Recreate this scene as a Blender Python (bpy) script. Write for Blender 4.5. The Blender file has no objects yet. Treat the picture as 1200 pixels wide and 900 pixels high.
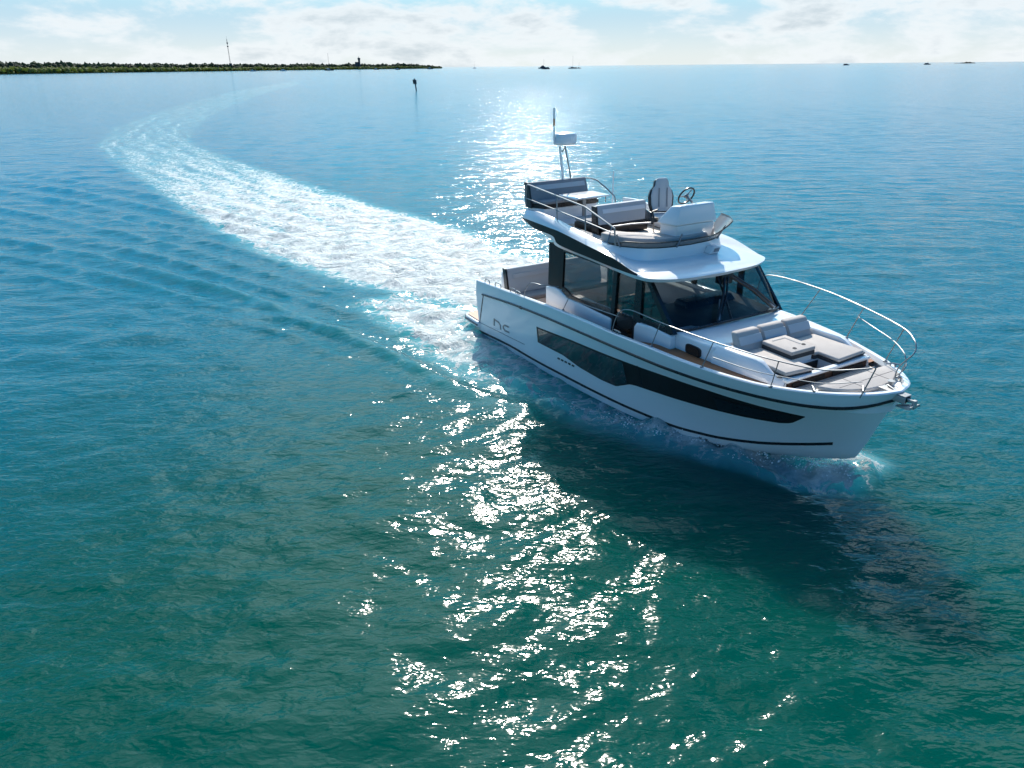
import bpy, bmesh, math, random
import numpy as np
from mathutils import Matrix, Vector
random.seed(7)
rng = np.random.RandomState(11)
S = bpy.context.scene
COL = S.collection

# ------------------------------------------------------------------ camera
PITCH, ROLL, CAM_H = 24.112, -0.5443, 6.321
FPX = 832.0
cam_d = bpy.data.cameras.new("camera")
cam_d.sensor_fit = 'HORIZONTAL'; cam_d.sensor_width = 36.0
cam_d.lens = 36.0 * FPX / 1200.0
cam_d.clip_start = 0.1; cam_d.clip_end = 60000
cam = bpy.data.objects.new("camera", cam_d); COL.objects.link(cam)
_p, _r = math.radians(PITCH), math.radians(ROLL)
_f = Vector((0, math.cos(_p), -math.sin(_p))); _r0 = Vector((1, 0, 0)); _u0 = _r0.cross(_f)
_c, _s = math.cos(-_r), math.sin(-_r)
_rt = _r0 * _c - _u0 * _s; _up = _r0 * _s + _u0 * _c
M = Matrix((( _rt.x, _up.x, -_f.x, 0), (_rt.y, _up.y, -_f.y, 0), (_rt.z, _up.z, -_f.z, CAM_H), (0, 0, 0, 1)))
cam.matrix_world = M
S.camera = cam

# ------------------------------------------------------------------ light
SUN_EL, SUN_AZ = 35.5, 2.0          # degrees; azimuth clockwise from +Y
SUN_STRENGTH, SKY_STRENGTH = 4.0, 0.085
EXPOSURE = 0.76
sun_d = bpy.data.lights.new("sun", 'SUN'); sun_d.energy = SUN_STRENGTH; sun_d.angle = math.radians(0.53)
sun_d.color = (1.0, 0.92, 0.82)
sun = bpy.data.objects.new("sun", sun_d); COL.objects.link(sun)
_e, _a = math.radians(SUN_EL), math.radians(SUN_AZ)
sun_dir = Vector((math.sin(_a) * math.cos(_e), math.cos(_a) * math.cos(_e), math.sin(_e)))
sun.rotation_euler = sun_dir.to_track_quat('Z', 'Y').to_euler()
sun.location = (0, 0, 60)
S.view_settings.view_transform = 'Standard'; S.view_settings.look = 'None'
S.view_settings.exposure = EXPOSURE; S.view_settings.gamma = 1.0; S.view_settings.use_curve_mapping = False
try:
    S.cycles.use_denoising = True
    S.cycles.max_bounces = 8; S.cycles.transparent_max_bounces = 16
    S.cycles.sample_clamp_indirect = 6.0
    S.cycles.caustics_reflective = False; S.cycles.caustics_refractive = False
except Exception:
    pass

def N(nt, kind, **kw):
    n = nt.nodes.new(kind)
    for k, v in kw.items():
        if k in n.inputs.keys(): n.inputs[k].default_value = v
        else: setattr(n, k, v)
    return n
def math_n(nt, op, a, b=None, c=None, clamp=False):
    n = nt.nodes.new('ShaderNodeMath'); n.operation = op; n.use_clamp = clamp
    for i, v in enumerate((a, b, c)):
        if v is None: continue
        if isinstance(v, (int, float)): n.inputs[i].default_value = v
        else: nt.links.new(v, n.inputs[i])
    return n.outputs[0]
def smooth(nt, v, lo, hi, out0=0.0, out1=1.0):
    n = nt.nodes.new('ShaderNodeMapRange'); n.interpolation_type = 'SMOOTHSTEP'
    nt.links.new(v, n.inputs['Value'])
    for k, x in (('From Min', lo), ('From Max', hi), ('To Min', out0), ('To Max', out1)):
        if isinstance(x, (int, float)): n.inputs[k].default_value = x
        else: nt.links.new(x, n.inputs[k])
    return n.outputs['Result']
def mixc(nt, fac, a, b):
    n = nt.nodes.new('ShaderNodeMix'); n.data_type = 'RGBA'
    for i, v in ((0, fac), (6, a), (7, b)):
        if isinstance(v, (int, float)): n.inputs[i].default_value = v
        elif isinstance(v, tuple): n.inputs[i].default_value = v if len(v) == 4 else v + (1,)
        else: nt.links.new(v, n.inputs[i])
    return n.outputs[2]

# ------------------------------------------------------------------ sky with clouds
W = bpy.data.worlds.new("World"); S.world = W; W.use_nodes = True
nt = W.node_tree; nt.nodes.clear()
out = N(nt, 'ShaderNodeOutputWorld'); bg = N(nt, 'ShaderNodeBackground', Strength=SKY_STRENGTH)
nt.links.new(bg.outputs[0], out.inputs[0])
sky = N(nt, 'ShaderNodeTexSky'); sky.sky_type = 'NISHITA'; sky.sun_disc = False
sky.sun_elevation = _e; sky.sun_rotation = _a
sky.altitude = 0; sky.air_density = 1.0; sky.dust_density = 0.6; sky.ozone_density = 2.0
tc = N(nt, 'ShaderNodeTexCoord')
sep = N(nt, 'ShaderNodeSeparateXYZ'); nt.links.new(tc.outputs['Generated'], sep.inputs[0])
dx, dy, dz = sep.outputs
zc = math_n(nt, 'MAXIMUM', dz, 0.0)
# low cumulus banks: direction with the height stretched
cv = N(nt, 'ShaderNodeCombineXYZ')
nt.links.new(math_n(nt, 'MULTIPLY', dx, 7.0), cv.inputs[0]); nt.links.new(math_n(nt, 'MULTIPLY', dy, 7.0), cv.inputs[1])
nt.links.new(math_n(nt, 'MULTIPLY', zc, 22.0), cv.inputs[2])
n1 = N(nt, 'ShaderNodeTexNoise', Scale=0.95, Detail=10.0, Roughness=0.60, Distortion=0.15); nt.links.new(cv.outputs[0], n1.inputs['Vector'])
# a high sheet seen in perspective
pz = math_n(nt, 'ADD', zc, 0.12)
cv2 = N(nt, 'ShaderNodeCombineXYZ')
nt.links.new(math_n(nt, 'DIVIDE', dx, pz), cv2.inputs[0]); nt.links.new(math_n(nt, 'DIVIDE', dy, pz), cv2.inputs[1]); cv2.inputs[2].default_value = 3.7
n2 = N(nt, 'ShaderNodeTexNoise', Scale=0.9, Detail=8.0, Roughness=0.58, Distortion=0.3); nt.links.new(cv2.outputs[0], n2.inputs['Vector'])
low = smooth(nt, n1.outputs['Fac'], 0.43, 0.57)
high = math_n(nt, 'MULTIPLY', smooth(nt, n2.outputs['Fac'], 0.53, 0.60), smooth(nt, dy, -0.25, 0.45))
lowmask = smooth(nt, zc, 0.09, 0.20, 1.0, 0.0)
hmask = smooth(nt, zc, 0.16, 0.36)
cl = math_n(nt, 'MAXIMUM', math_n(nt, 'MULTIPLY', low, lowmask), math_n(nt, 'MULTIPLY', math_n(nt, 'MULTIPLY', high, hmask), 0.85))
haze = smooth(nt, zc, 0.05, 0.19, 0.97, 0.0)
# thicker cores of the clouds are greyer
core = smooth(nt, n1.outputs['Fac'], 0.54, 0.70)
ccol = mixc(nt, core, (6.3, 6.65, 6.85), (4.2, 4.8, 5.2))
skyc = N(nt, 'ShaderNodeHueSaturation', Saturation=1.35, Value=1.0); nt.links.new(sky.outputs[0], skyc.inputs['Color'])
tint = N(nt, 'ShaderNodeMix'); tint.data_type = 'RGBA'; tint.blend_type = 'MULTIPLY'; tint.inputs[0].default_value = 1.0
nt.links.new(skyc.outputs[0], tint.inputs[6]); tint.inputs[7].default_value = (0.32, 0.98, 1.16, 1)
pale = mixc(nt, smooth(nt, zc, 0.0, 0.07), (5.7, 6.0, 6.1), (3.7, 5.1, 6.1))
c0 = mixc(nt, haze, tint.outputs[2], pale)
dt = N(nt, 'ShaderNodeVectorMath'); dt.operation = 'DOT_PRODUCT'; nt.links.new(tc.outputs['Generated'], dt.inputs[0]); dt.inputs[1].default_value = sun_dir
glow = math_n(nt, 'MULTIPLY', smooth(nt, dt.outputs['Value'], 0.55, 1.0), hmask)
gs = N(nt, 'ShaderNodeVectorMath'); gs.operation = 'SCALE'; nt.links.new(mixc(nt, hmask, ccol, (5.6, 7.1, 7.5)), gs.inputs[0]); nt.links.new(math_n(nt, 'MULTIPLY_ADD', glow, 3.0, 1.0), gs.inputs['Scale'])
c1 = mixc(nt, math_n(nt, 'MULTIPLY', cl, 0.86), c0, gs.outputs[0])
nt.links.new(c1, bg.inputs['Color'])

# ------------------------------------------------------------------ materials
MATS = {}
def pbr(name, base, rough=0.5, metal=0.0, var=0.06, scale=6.0, bump=0.0, bscale=80.0, spec=0.5, coat=0.0):
    m = bpy.data.materials.new(name); m.use_nodes = True; nt = m.node_tree
    b = nt.nodes['Principled BSDF']
    b.inputs['Roughness'].default_value = rough; b.inputs['Metallic'].default_value = metal
    b.inputs['Specular IOR Level'].default_value = spec
    b.inputs['Coat Weight'].default_value = coat; b.inputs['Coat Roughness'].default_value = 0.05
    t = N(nt, 'ShaderNodeTexCoord')
    n = N(nt, 'ShaderNodeTexNoise', Scale=scale, Detail=5.0); nt.links.new(t.outputs['Object'], n.inputs['Vector'])
    lo = tuple(c * (1 - var) for c in base) + (1,); hi = tuple(min(1, c * (1 + var)) for c in base) + (1,)
    nt.links.new(mixc(nt, n.outputs['Fac'], lo, hi), b.inputs['Base Color'])
    nt.links.new(smooth(nt, n.outputs['Fac'], 0.3, 0.7, rough * 0.85, min(1, rough * 1.15)), b.inputs['Roughness'])
    if bump:
        n2 = N(nt, 'ShaderNodeTexNoise', Scale=bscale, Detail=3.0); nt.links.new(t.outputs['Object'], n2.inputs['Vector'])
        bp = N(nt, 'ShaderNodeBump', Strength=bump, Distance=0.004); nt.links.new(n2.outputs['Fac'], bp.inputs['Height'])
        nt.links.new(bp.outputs[0], b.inputs['Normal'])
    MATS[name] = m; return m
WHITE = pbr('white_gelcoat', (0.80, 0.805, 0.80), 0.22, var=0.015, scale=2.0, coat=0.4)
OFFW = pbr('white_nonskid', (0.74, 0.74, 0.72), 0.55, var=0.04, scale=9, bump=0.3, bscale=220)
BLACK = pbr('black_trim', (0.012, 0.013, 0.015), 0.3, var=0.2)
BROWNBLK = pbr('dark_bronze_panel', (0.020, 0.017, 0.015), 0.35, var=0.1, coat=0.0, spec=0.25)
BANDM = pbr('smoked_hull_glass', (0.012, 0.011, 0.010), 0.06, var=0.15, coat=1.0)
GALV = pbr('dull_galvanised', (0.46, 0.44, 0.41), 0.5, metal=0.3)
STEEL = pbr('polished_steel', (0.30, 0.31, 0.32), 0.5, metal=1.0, var=0.05)
TAUPE = pbr('taupe_fabric', (0.45, 0.41, 0.38), 0.85, var=0.06, scale=5, bump=0.5, bscale=300)
GREY = pbr('grey_fabric', (0.26, 0.265, 0.275), 0.85, var=0.08, scale=5, bump=0.5, bscale=300)
LGREY = pbr('pale_grey_fabric', (0.50, 0.52, 0.53), 0.8, var=0.05, scale=6, bump=0.5, bscale=300)
DGREY = pbr('charcoal_fabric', (0.05, 0.05, 0.052), 0.8, var=0.1, bump=0.4, bscale=260)
NAVY = pbr('dark_dashboard', (0.018, 0.026, 0.036), 0.45, var=0.15, bump=0.3, bscale=200)
WOOD = pbr('orange_wood', (0.45, 0.17, 0.06), 0.4, var=0.2, scale=14)
DWOOD = pbr('dark_walnut', (0.05, 0.022, 0.013), 0.4, var=0.35, scale=10)
PALEF = pbr('pale_floor', (0.60, 0.52, 0.44), 0.6, var=0.06, scale=8)
GREYP = pbr('grey_lettering', (0.20, 0.21, 0.22), 0.35, metal=0.6)
def teak_mat(name, a, b_, per=9.0):
    m = bpy.data.materials.new(name); m.use_nodes = True; nt = m.node_tree; b = nt.nodes['Principled BSDF']
    t = N(nt, 'ShaderNodeTexCoord'); mp = N(nt, 'ShaderNodeMapping'); nt.links.new(t.outputs['Object'], mp.inputs[0])
    mp.inputs['Scale'].default_value = (0.8, 12, 4)
    n = N(nt, 'ShaderNodeTexNoise', Scale=3.0, Detail=6.0); nt.links.new(mp.outputs[0], n.inputs['Vector'])
    sp = N(nt, 'ShaderNodeSeparateXYZ'); nt.links.new(t.outputs['Object'], sp.inputs[0])
    fr = math_n(nt, 'FRACT', math_n(nt, 'MULTIPLY', sp.outputs[1], per))
    seam = math_n(nt, 'LESS_THAN', fr, 0.07)
    c = mixc(nt, n.outputs['Fac'], a, b_)
    nt.links.new(mixc(nt, seam, c, (0.03, 0.025, 0.02)), b.inputs['Base Color']); b.inputs['Roughness'].default_value = 0.6
    MATS[name] = m; return m
TEAK = teak_mat('teak_planks', (0.22, 0.075, 0.026), (0.32, 0.13, 0.05), 16)
PTEAK = teak_mat('pale_teak_planks', (0.50, 0.40, 0.32), (0.62, 0.52, 0.44), 14)
def glass_mat(name, tint, refl=1.0):
    m = bpy.data.materials.new(name); m.use_nodes = True; nt = m.node_tree; nt.nodes.clear()
    o = N(nt, 'ShaderNodeOutputMaterial'); tr = N(nt, 'ShaderNodeBsdfTransparent'); gl = N(nt, 'ShaderNodeBsdfGlossy', Roughness=0.02)
    t = N(nt, 'ShaderNodeTexCoord'); n = N(nt, 'ShaderNodeTexNoise', Scale=1.5, Detail=2.0); nt.links.new(t.outputs['Object'], n.inputs['Vector'])
    nt.links.new(mixc(nt, n.outputs['Fac'], tuple(c * 0.95 for c in tint), tint), tr.inputs['Color'])
    fr = N(nt, 'ShaderNodeFresnel', IOR=1.5); mx = N(nt, 'ShaderNodeMixShader')
    nt.links.new(math_n(nt, 'MULTIPLY', fr.outputs[0], refl), mx.inputs[0]); nt.links.new(tr.outputs[0], mx.inputs[1]); nt.links.new(gl.outputs[0], mx.inputs[2])
    nt.links.new(mx.outputs[0], o.inputs[0]); MATS[name] = m; return m
GLASS = glass_mat('tinted_glass', (0.76, 0.74, 0.72), .4)
WSGLASS = glass_mat('windscreen_glass', (0.70, 0.78, 0.82), .4)
SMOKE = pbr('smoked_acrylic', (0.30, 0.265, 0.24), 0.15, var=.03)
SMOKE.node_tree.nodes['Principled BSDF'].inputs['Alpha'].default_value = 0.72

# ------------------------------------------------------------------ mesh helpers
def spline(ctrl, n):
    """Catmull-Rom through control points, n samples per span."""
    P = np.array(ctrl, float); m = len(P); o = []
    Q = np.vstack([2 * P[0] - P[1], P, 2 * P[-1] - P[-2]])
    for i in range(m - 1):
        a, b, c, d = Q[i], Q[i + 1], Q[i + 2], Q[i + 3]
        for k in range(n):
            t = k / n
            o.append(0.5 * ((2 * b) + (c - a) * t + (2 * a - 5 * b + 4 * c - d) * t * t + (3 * b - a - 3 * c + d) * t ** 3))
    o.append(P[-1]); return np.array(o)

class MB:
    def __init__(s): s.v = []; s.f = []
    def add(s, vs, fs):
        k = len(s.v); s.v += [tuple(map(float, v)) for v in vs]; s.f += [tuple(i + k for i in f) for f in fs]; return s
    def hexa(s, b, t):
        return s.add(list(b) + list(t), [(3, 2, 1, 0), (4, 5, 6, 7), (0, 1, 5, 4), (1, 2, 6, 5), (2, 3, 7, 6), (3, 0, 4, 7)])
    def box(s, x0, x1, y0, y1, z0, z1):
        return s.hexa([(x0, y0, z0), (x1, y0, z0), (x1, y1, z0), (x0, y1, z0)], [(x0, y0, z1), (x1, y0, z1), (x1, y1, z1), (x0, y1, z1)])
    def frus(s, a, z0, b, z1):
        x0, x1, y0, y1 = a; X0, X1, Y0, Y1 = b
        return s.hexa([(x0, y0, z0), (x1, y0, z0), (x1, y1, z0), (x0, y1, z0)], [(X0, Y0, z1), (X1, Y0, z1), (X1, Y1, z1), (X0, Y1, z1)])
    def prism(s, poly, z0, z1):
        a = sum(poly[i][0] * poly[(i + 1) % len(poly)][1] - poly[(i + 1) % len(poly)][0] * poly[i][1] for i in range(len(poly)))
        if a < 0: poly = poly[::-1]
        n = len(poly); f0 = z0 if callable(z0) else (lambda x, y: z0); f1 = z1 if callable(z1) else (lambda x, y: z1)
        vs = [(x, y, f0(x, y)) for x, y in poly] + [(x, y, f1(x, y)) for x, y in poly]
        return s.add(vs, [tuple(range(n - 1, -1, -1)), tuple(range(n, 2 * n))] + [(i, (i + 1) % n, n + (i + 1) % n, n + i) for i in range(n)])
    def side(s, poly, y0, y1):
        """polygon in x,z extruded along y (y0 -> y1); y1,y0 may be functions of (x,z)"""
        n = len(poly); f0 = y0 if callable(y0) else (lambda x, z: y0); f1 = y1 if callable(y1) else (lambda x, z: y1)
        vs = [(x, f0(x, z), z) for x, z in poly] + [(x, f1(x, z), z) for x, z in poly]
        return s.add(vs, [tuple(range(n)), tuple(range(2 * n - 1, n - 1, -1))] + [(i, n + i, n + (i + 1) % n, (i + 1) % n) for i in range(n)])
    def grid(s, rows, closed=False):
        r = len(rows); c = len(rows[0]); vs = [p for row in rows for p in row]; fs = []
        for i in range(r - 1):
            for j in range(c if closed else c - 1):
                j2 = (j + 1) % c; fs.append((i * c + j, i * c + j2, (i + 1) * c + j2, (i + 1) * c + j))
        return s.add(vs, fs)
    def tube(s, pts, r, n=8, closed=False, sm=0):
        P = spline(pts, sm) if sm else np.array(pts, float)
        m = len(P); rings = []; up = None
        for i in range(m):
            a = P[(i - 1) % m] if (closed or i > 0) else P[i]; b = P[(i + 1) % m] if (closed or i < m - 1) else P[i]
            t = b - a; t = t / (np.linalg.norm(t) + 1e-9)
            if up is None:
                up = np.array([0, 0, 1.0]) if abs(t[2]) < 0.9 else np.array([1.0, 0, 0])
            up = up - t * (up @ t); up /= np.linalg.norm(up) + 1e-9; w = np.cross(t, up)
            rr = r[i] if hasattr(r, '__len__') else r
            rings.append([P[i] + rr * (math.cos(2 * math.pi * k / n) * up + math.sin(2 * math.pi * k / n) * w) for k in range(n)])
        if closed: rings.append(rings[0])
        k0 = len(s.v); s.grid(rings, closed=True)
        if not closed:
            s.f.append(tuple(k0 + k for k in range(n - 1, -1, -1))); s.f.append(tuple(k0 + (m - 1) * n + k for k in range(n)))
        return s
    def lathe(s, prof, c, axis=(0, 0, 1), n=20):
        ax = Vector(axis).normalized(); q = Vector((0, 0, 1)).rotation_difference(ax).to_matrix(); rings = []
        for r, h in prof:
            rings.append([tuple(Vector(c) + q @ Vector((r * math.cos(2 * math.pi * k / n), r * math.sin(2 * math.pi * k / n), h))) for k in range(n)])
        k0 = len(s.v); s.grid(rings, closed=True)
        s.f.append(tuple(k0 + k for k in range(n - 1, -1, -1))); s.f.append(tuple(k0 + (len(prof) - 1) * n + k for k in range(n))); return s
    def rot(s, M, k0=0):
        for i in range(k0, len(s.v)): s.v[i] = tuple(M @ Vector(s.v[i]))
        return s
    def build(s, name, mat, parent=None, bevel=0.0, seg=3, ang=32, weld=True, mats=None, fm=None, sub=0):
        me = bpy.data.meshes.new(name); bm = bmesh.new()
        vs = [bm.verts.new(v) for v in s.v]; bm.verts.ensure_lookup_table()
        for i, f in enumerate(s.f):
            q = []
            for k in f:
                if k not in q: q.append(k)
            if len(q) < 3: continue
            try:
                fc = bm.faces.new([vs[k] for k in q]);
                if fm: fc.material_index = fm[i]
            except ValueError: pass
        if weld: bmesh.ops.remove_doubles(bm, verts=bm.verts, dist=1e-5)
        bmesh.ops.recalc_face_normals(bm, faces=bm.faces)
        if bevel:
            ed = [e for e in bm.edges if len(e.link_faces) == 2 and e.calc_face_angle(0) > math.radians(28)]
            bmesh.ops.bevel(bm, geom=ed, offset=bevel, segments=seg, affect='EDGES', profile=0.5, clamp_overlap=True)
        lim = math.radians(ang)
        for f in bm.faces: f.smooth = True
        for e in bm.edges: e.smooth = not (len(e.link_faces) == 2 and e.calc_face_angle(0) > lim)
        bm.to_mesh(me); bm.free()
        for m in (mats or [mat]): me.materials.append(m)
        o = bpy.data.objects.new(name, me); COL.objects.link(o)
        if parent: o.parent = parent
        return o
def tag(o, label=None, cat=None, group=None, kind=None):
    if label: o['label'] = label
    if cat: o['category'] = cat
    if group: o['group'] = group
    if kind: o['kind'] = kind
    return o
def empty(name, loc=(0, 0, 0), rz=0.0):
    o = bpy.data.objects.new(name, None); COL.objects.link(o); o.location = loc; o.rotation_euler = (0, 0, rz); o.empty_display_size = 0.3
    return o
def interp(x, xs, ys): return float(np.interp(x, xs, ys))

# ------------------------------------------------------------------ water
BOAT_T = np.array([0.756, 18.166, 0.0])
RB = np.array([[0.47558, 0.87956, -0.01398], [-0.87965, 0.47562, -0.00076], [0.00598, 0.01266, 0.99990]])
def to_boat(x, y): # world xy -> boat xy on the water
    d = np.stack([x - BOAT_T[0], y - BOAT_T[1], np.zeros_like(x)], -1)
    b = d @ RB; return b[..., 0], b[..., 1]

def seg_dist(x, y, pts):
    """distance to polyline and position 0..1 along it, signed side"""
    P = np.array(pts, float); L = np.r_[0, np.cumsum(np.linalg.norm(np.diff(P, axis=0), axis=1))]
    best = np.full(x.shape, 1e9); tt = np.zeros(x.shape); sg = np.zeros(x.shape)
    for i in range(len(P) - 1):
        a, b = P[i], P[i + 1]; d = b - a; l2 = d @ d
        t = np.clip(((x - a[0]) * d[0] + (y - a[1]) * d[1]) / l2, 0, 1)
        qx, qy = a[0] + t * d[0], a[1] + t * d[1]; ds = np.hypot(x - qx, y - qy); m = ds < best
        best = np.where(m, ds, best); tt = np.where(m, (L[i] + t * math.sqrt(l2)) / L[-1], tt)
        sg = np.where(m, np.sign((x - a[0]) * d[1] - (y - a[1]) * d[0]), sg)
    return best, tt, sg
def in_poly(x, y, pts):
    r = np.zeros(x.shape, bool); n = len(pts)
    for i in range(n):
        x0, y0 = pts[i]; x1, y1 = pts[(i + 1) % n]
        c = ((y0 > y) != (y1 > y)); xx = (x1 - x0) * (y - y0) / (y1 - y0 + 1e-12) + x0
        r ^= c & (x < xx)
    return r
def soft_poly(x, y, pts, w):
    P = list(pts) + [pts[0]]; d, _, _ = seg_dist(x, y, P); ins = in_poly(x, y, pts)
    sd = np.where(ins, d, -d); return np.clip(0.5 + sd / (2 * w), 0, 1)

WAKE_LO = [(0.2, 17.6), (-1.3, 19.4), (-3.1, 20.6), (-5.5, 22.4), (-8.3, 25.2), (-11.4, 28.9), (-15.5, 34.6), (-22.2, 44.5), (-30, 55.7), (-38.5, 69.1), (-47.6, 90.1), (-63, 142), (-90, 256), (-116, 418)]
WAKE_UP = [(1.6, 19.5), (1.3, 25.5), (0, 26.2), (-1.3, 29.2), (-3.9, 32.9), (-6.8, 36.4), (-9.9, 40.6), (-14.8, 47.7), (-21.8, 57.7), (-30.8, 72.5), (-36.9, 88.8), (-47.5, 125.6), (-67, 210), (-92.6, 346)]
WAKE = WAKE_LO + WAKE_UP[::-1]
WASH = [(0.55, 13.2), (-0.15, 13.6), (-1.1, 14.5), (-2.1, 16.0), (-3.4, 18.1), (-4.6, 20.0), (-3.4, 20.9), (-1.3, 19.6), (0.6, 18.3), (1.6, 15.8)]
BOWLINE = [(0.0, 14.4), (0.7, 13.1), (1.7, 12.40), (2.5, 11.8), (3.3, 11.2), (4.2, 10.6), (4.9, 10.25), (5.45, 10.15)]
CREST_A = [(0.2, 12.9), (-1.2, 13.9), (-2.9, 16.0), (-4.7, 17.8), (-7.7, 20.6), (-13.6, 24.8), (-21, 29.3), (-32, 35)]
CREST_B = [(-3.6, 19.6), (-5.2, 20.9), (-7.6, 23), (-11, 26), (-16.1, 29.9), (-25.6, 36.2), (-40, 45)]
CREST_C = [(-2.6, 16.6), (-3.7, 17.2), (-7.3, 19.4), (-12.5, 22.6), (-19.1, 26.3), (-30, 32)]
CREST_D = [(-9, 29.2), (-14, 33), (-22, 39.5), (-36, 50)]

def build_water():
    # polar sheet round the point below the camera, finer near it, out past the horizon
    r = [1.2]
    while r[-1] < 140: r.append(r[-1] * 1.0062 + 0.004)
    while r[-1] < 1500: r.append(r[-1] * 1.02)
    while r[-1] < 40000: r.append(r[-1] * 1.12)
    r = np.array(r)
    a = [-180.0]
    while a[-1] < 180:
        x = abs(a[-1]); a.append(a[-1] + (0.26 if x < 46 else 0.7 if x < 60 else 3.0))
    a = np.radians(np.array(a[:-1])); R, A = np.meshgrid(r, a, indexing='ij')
    X, Y = R * np.sin(A), R * np.cos(A); Z = np.zeros_like(X)
    spac = np.maximum(R * 0.0062, R * np.radians(0.26))
    # foam density
    wk = soft_poly(X, Y, WAKE, 0.6 + 0.0 * X)
    dlo, _, _ = seg_dist(X, Y, WAKE_LO); dup, _, _ = seg_dist(X, Y, WAKE_UP)
    age = np.clip(np.hypot(X - 0, Y - 19) / 100, 0, 3)
    w_edge = np.clip(0.5 + np.minimum(dlo, dup) / (1.2 + 0.03 * R), 0, 1)
    fade = np.interp(R, [0, 30, 42, 55, 75, 100, 160, 420], [0.92, 0.83, 0.72, 0.53, 0.40, 0.33, 0.31, 0.31])
    gs_ = np.random.RandomState(8); stk = np.zeros_like(X)
    for k in range(14):
        l = math.exp(gs_.uniform(math.log(0.7), math.log(3.2))); stk += np.sin(2 * math.pi / l * (dlo + 0.35 * np.sin(R * gs_.uniform(.15, .5) + gs_.rand() * 6)) + gs_.rand() * 6.28 + 0.25 * R * gs_.randn()) / 3.7
    foam = wk * (fade + 0.085 * stk * np.clip((R - 20) / 12, 0, 1)) * (0.78 + 0.22 * w_edge); foam = np.clip(foam, 0, 1)
    ws = soft_poly(X, Y, WASH, 0.5); bx, by = to_boat(X, Y)
    wash_age = np.clip((bx + 1.5) / 4.0, 0, 1)
    foam = np.maximum(foam, ws * (0.60 + 0.16 * np.clip(-(X + 0.2) / 1.5, 0, 1)))
    # lace between hull and the bow-wave line, and the bow-wave crest
    db, tb, sb = seg_dist(X, Y, BOWLINE)
    hullw = np.interp(bx, [-1, 0, 2, 4, 5.9, 7.2, 8.0, 8.5], [1.7, 1.72, 1.72, 1.6, 1.32, 0.9, 0.5, 0.2])
    hw2 = np.interp(bx, [-1, 0, 2, 4, 5.9, 7.2, 8.0, 8.5, 9.4], [1.7, 1.72, 1.72, 1.6, 1.32, 0.9, 0.5, 0.2, -0.1])
    outw_ = -(by + hw2); wout = np.interp(bx, [-1, 0, 2, 4, 7, 8.5, 9.4], [2.6, 2.4, 2.2, 1.9, 1.2, 0.7, 0.4])
    xx = np.clip(1.15 - outw_ / wout, 0, 1); lace = xx * xx * (3 - 2 * xx) * (outw_ > -0.4) * np.clip((bx + 0.4) / 0.5, 0, 1) * np.clip((9.5 - bx) / 0.4, 0, 1)
    lace = lace * np.interp(bx, [0, 4, 6.5, 8, 9.4], [0.56, 0.53, 0.53, 0.62, 0.68])
    foam = np.maximum(foam, lace)
    bowf = np.clip((outw_ + 0.25) / 0.2, 0, 1) * np.clip(1 - outw_ / np.interp(bx, [4.5, 7, 8.5, 9.4], [0.45, 0.75, 0.85, 0.7]), 0, 1) ** 0.5 * np.clip((bx - 4.6) / 2.2, 0, 1) * np.clip((9.7 - bx) / 0.5, 0, 1) * (by < 0.9)
    foam = np.maximum(foam, 0.84 * bowf)
    rid = np.exp(-(db / (0.17 + 0.34 * tb ** 2)) ** 2) * (0.54 + 0.27 * tb)
    foam = np.maximum(foam, rid)
    dhull = np.abs(by + hullw)
    foam = np.maximum(foam, ((bx > -0.2) & (bx < 8.4)) * np.exp(-(dhull / 0.12) ** 2) * 0.62)
    # splash on the far side of the stem
    dpo = np.hypot((bx - 9.15) / 0.5, (by - 0.9) / 0.55); foam = np.maximum(foam, 0.86 * np.exp(-dpo ** 2 * 1.1))
    for c, wd, am in ((CREST_A, 0.55, 0.30), (CREST_C, 0.5, 0.20), (CREST_B, 0.5, 0.2)):
        d, t, s_ = seg_dist(X, Y, c); foam = np.maximum(foam, am * np.exp(-(d / wd) ** 2) * (1 - t) ** 1.2 * (s_ < 0))
    # wind sea
    g = np.random.RandomState(5); calm = 1 - 0.45 * np.clip(wk, 0, 1)
    zsum = np.zeros_like(X); NW = 80
    lam = np.exp(np.linspace(math.log(0.26), math.log(4.5), NW)) * (1 + 0.08 * g.randn(NW))
    th = np.radians(-90 + 12 + 30 * g.randn(NW)); ph = g.rand(NW) * 6.28
    for l, t, p in zip(lam, th, ph):
        k = 2 * math.pi / l; slope = 0.0205 * (0.55 if l < 0.36 else 1.0 if l < 1.0 else 1.0 / l)
        att = np.clip((l / spac - 2.6) / 2.4, 0, 1)
        arg = k * (X * math.cos(t) + Y * math.sin(t)) + p
        zsum += att * slope / k * (np.sin(arg) + 0.18 * np.sin(2 * arg + 1.2))
    # groups of higher and lower ripples
    grp = 1 + 0.35 * np.sin(X * 0.31 + 1.3 * np.sin(Y * 0.17)) * np.sin(Y * 0.23 + 0.8 * np.sin(X * 0.21))
    Z += zsum * calm * grp
    # churned wake
    churn = np.zeros_like(X)
    for i in range(26):
        l = math.exp(g.uniform(math.log(0.35), math.log(2.4))); t = g.rand() * 6.28; k = 2 * math.pi / l
        churn += np.clip((l / spac - 2.6) / 2.4, 0, 1) * 0.035 / k * np.sin(k * (X * math.cos(t) + Y * math.sin(t)) + g.rand() * 6.28)
    Z += churn * np.clip(foam * 1.6, 0, 1.2) * (1.5 + 2.2 * (rid > .2))
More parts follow.
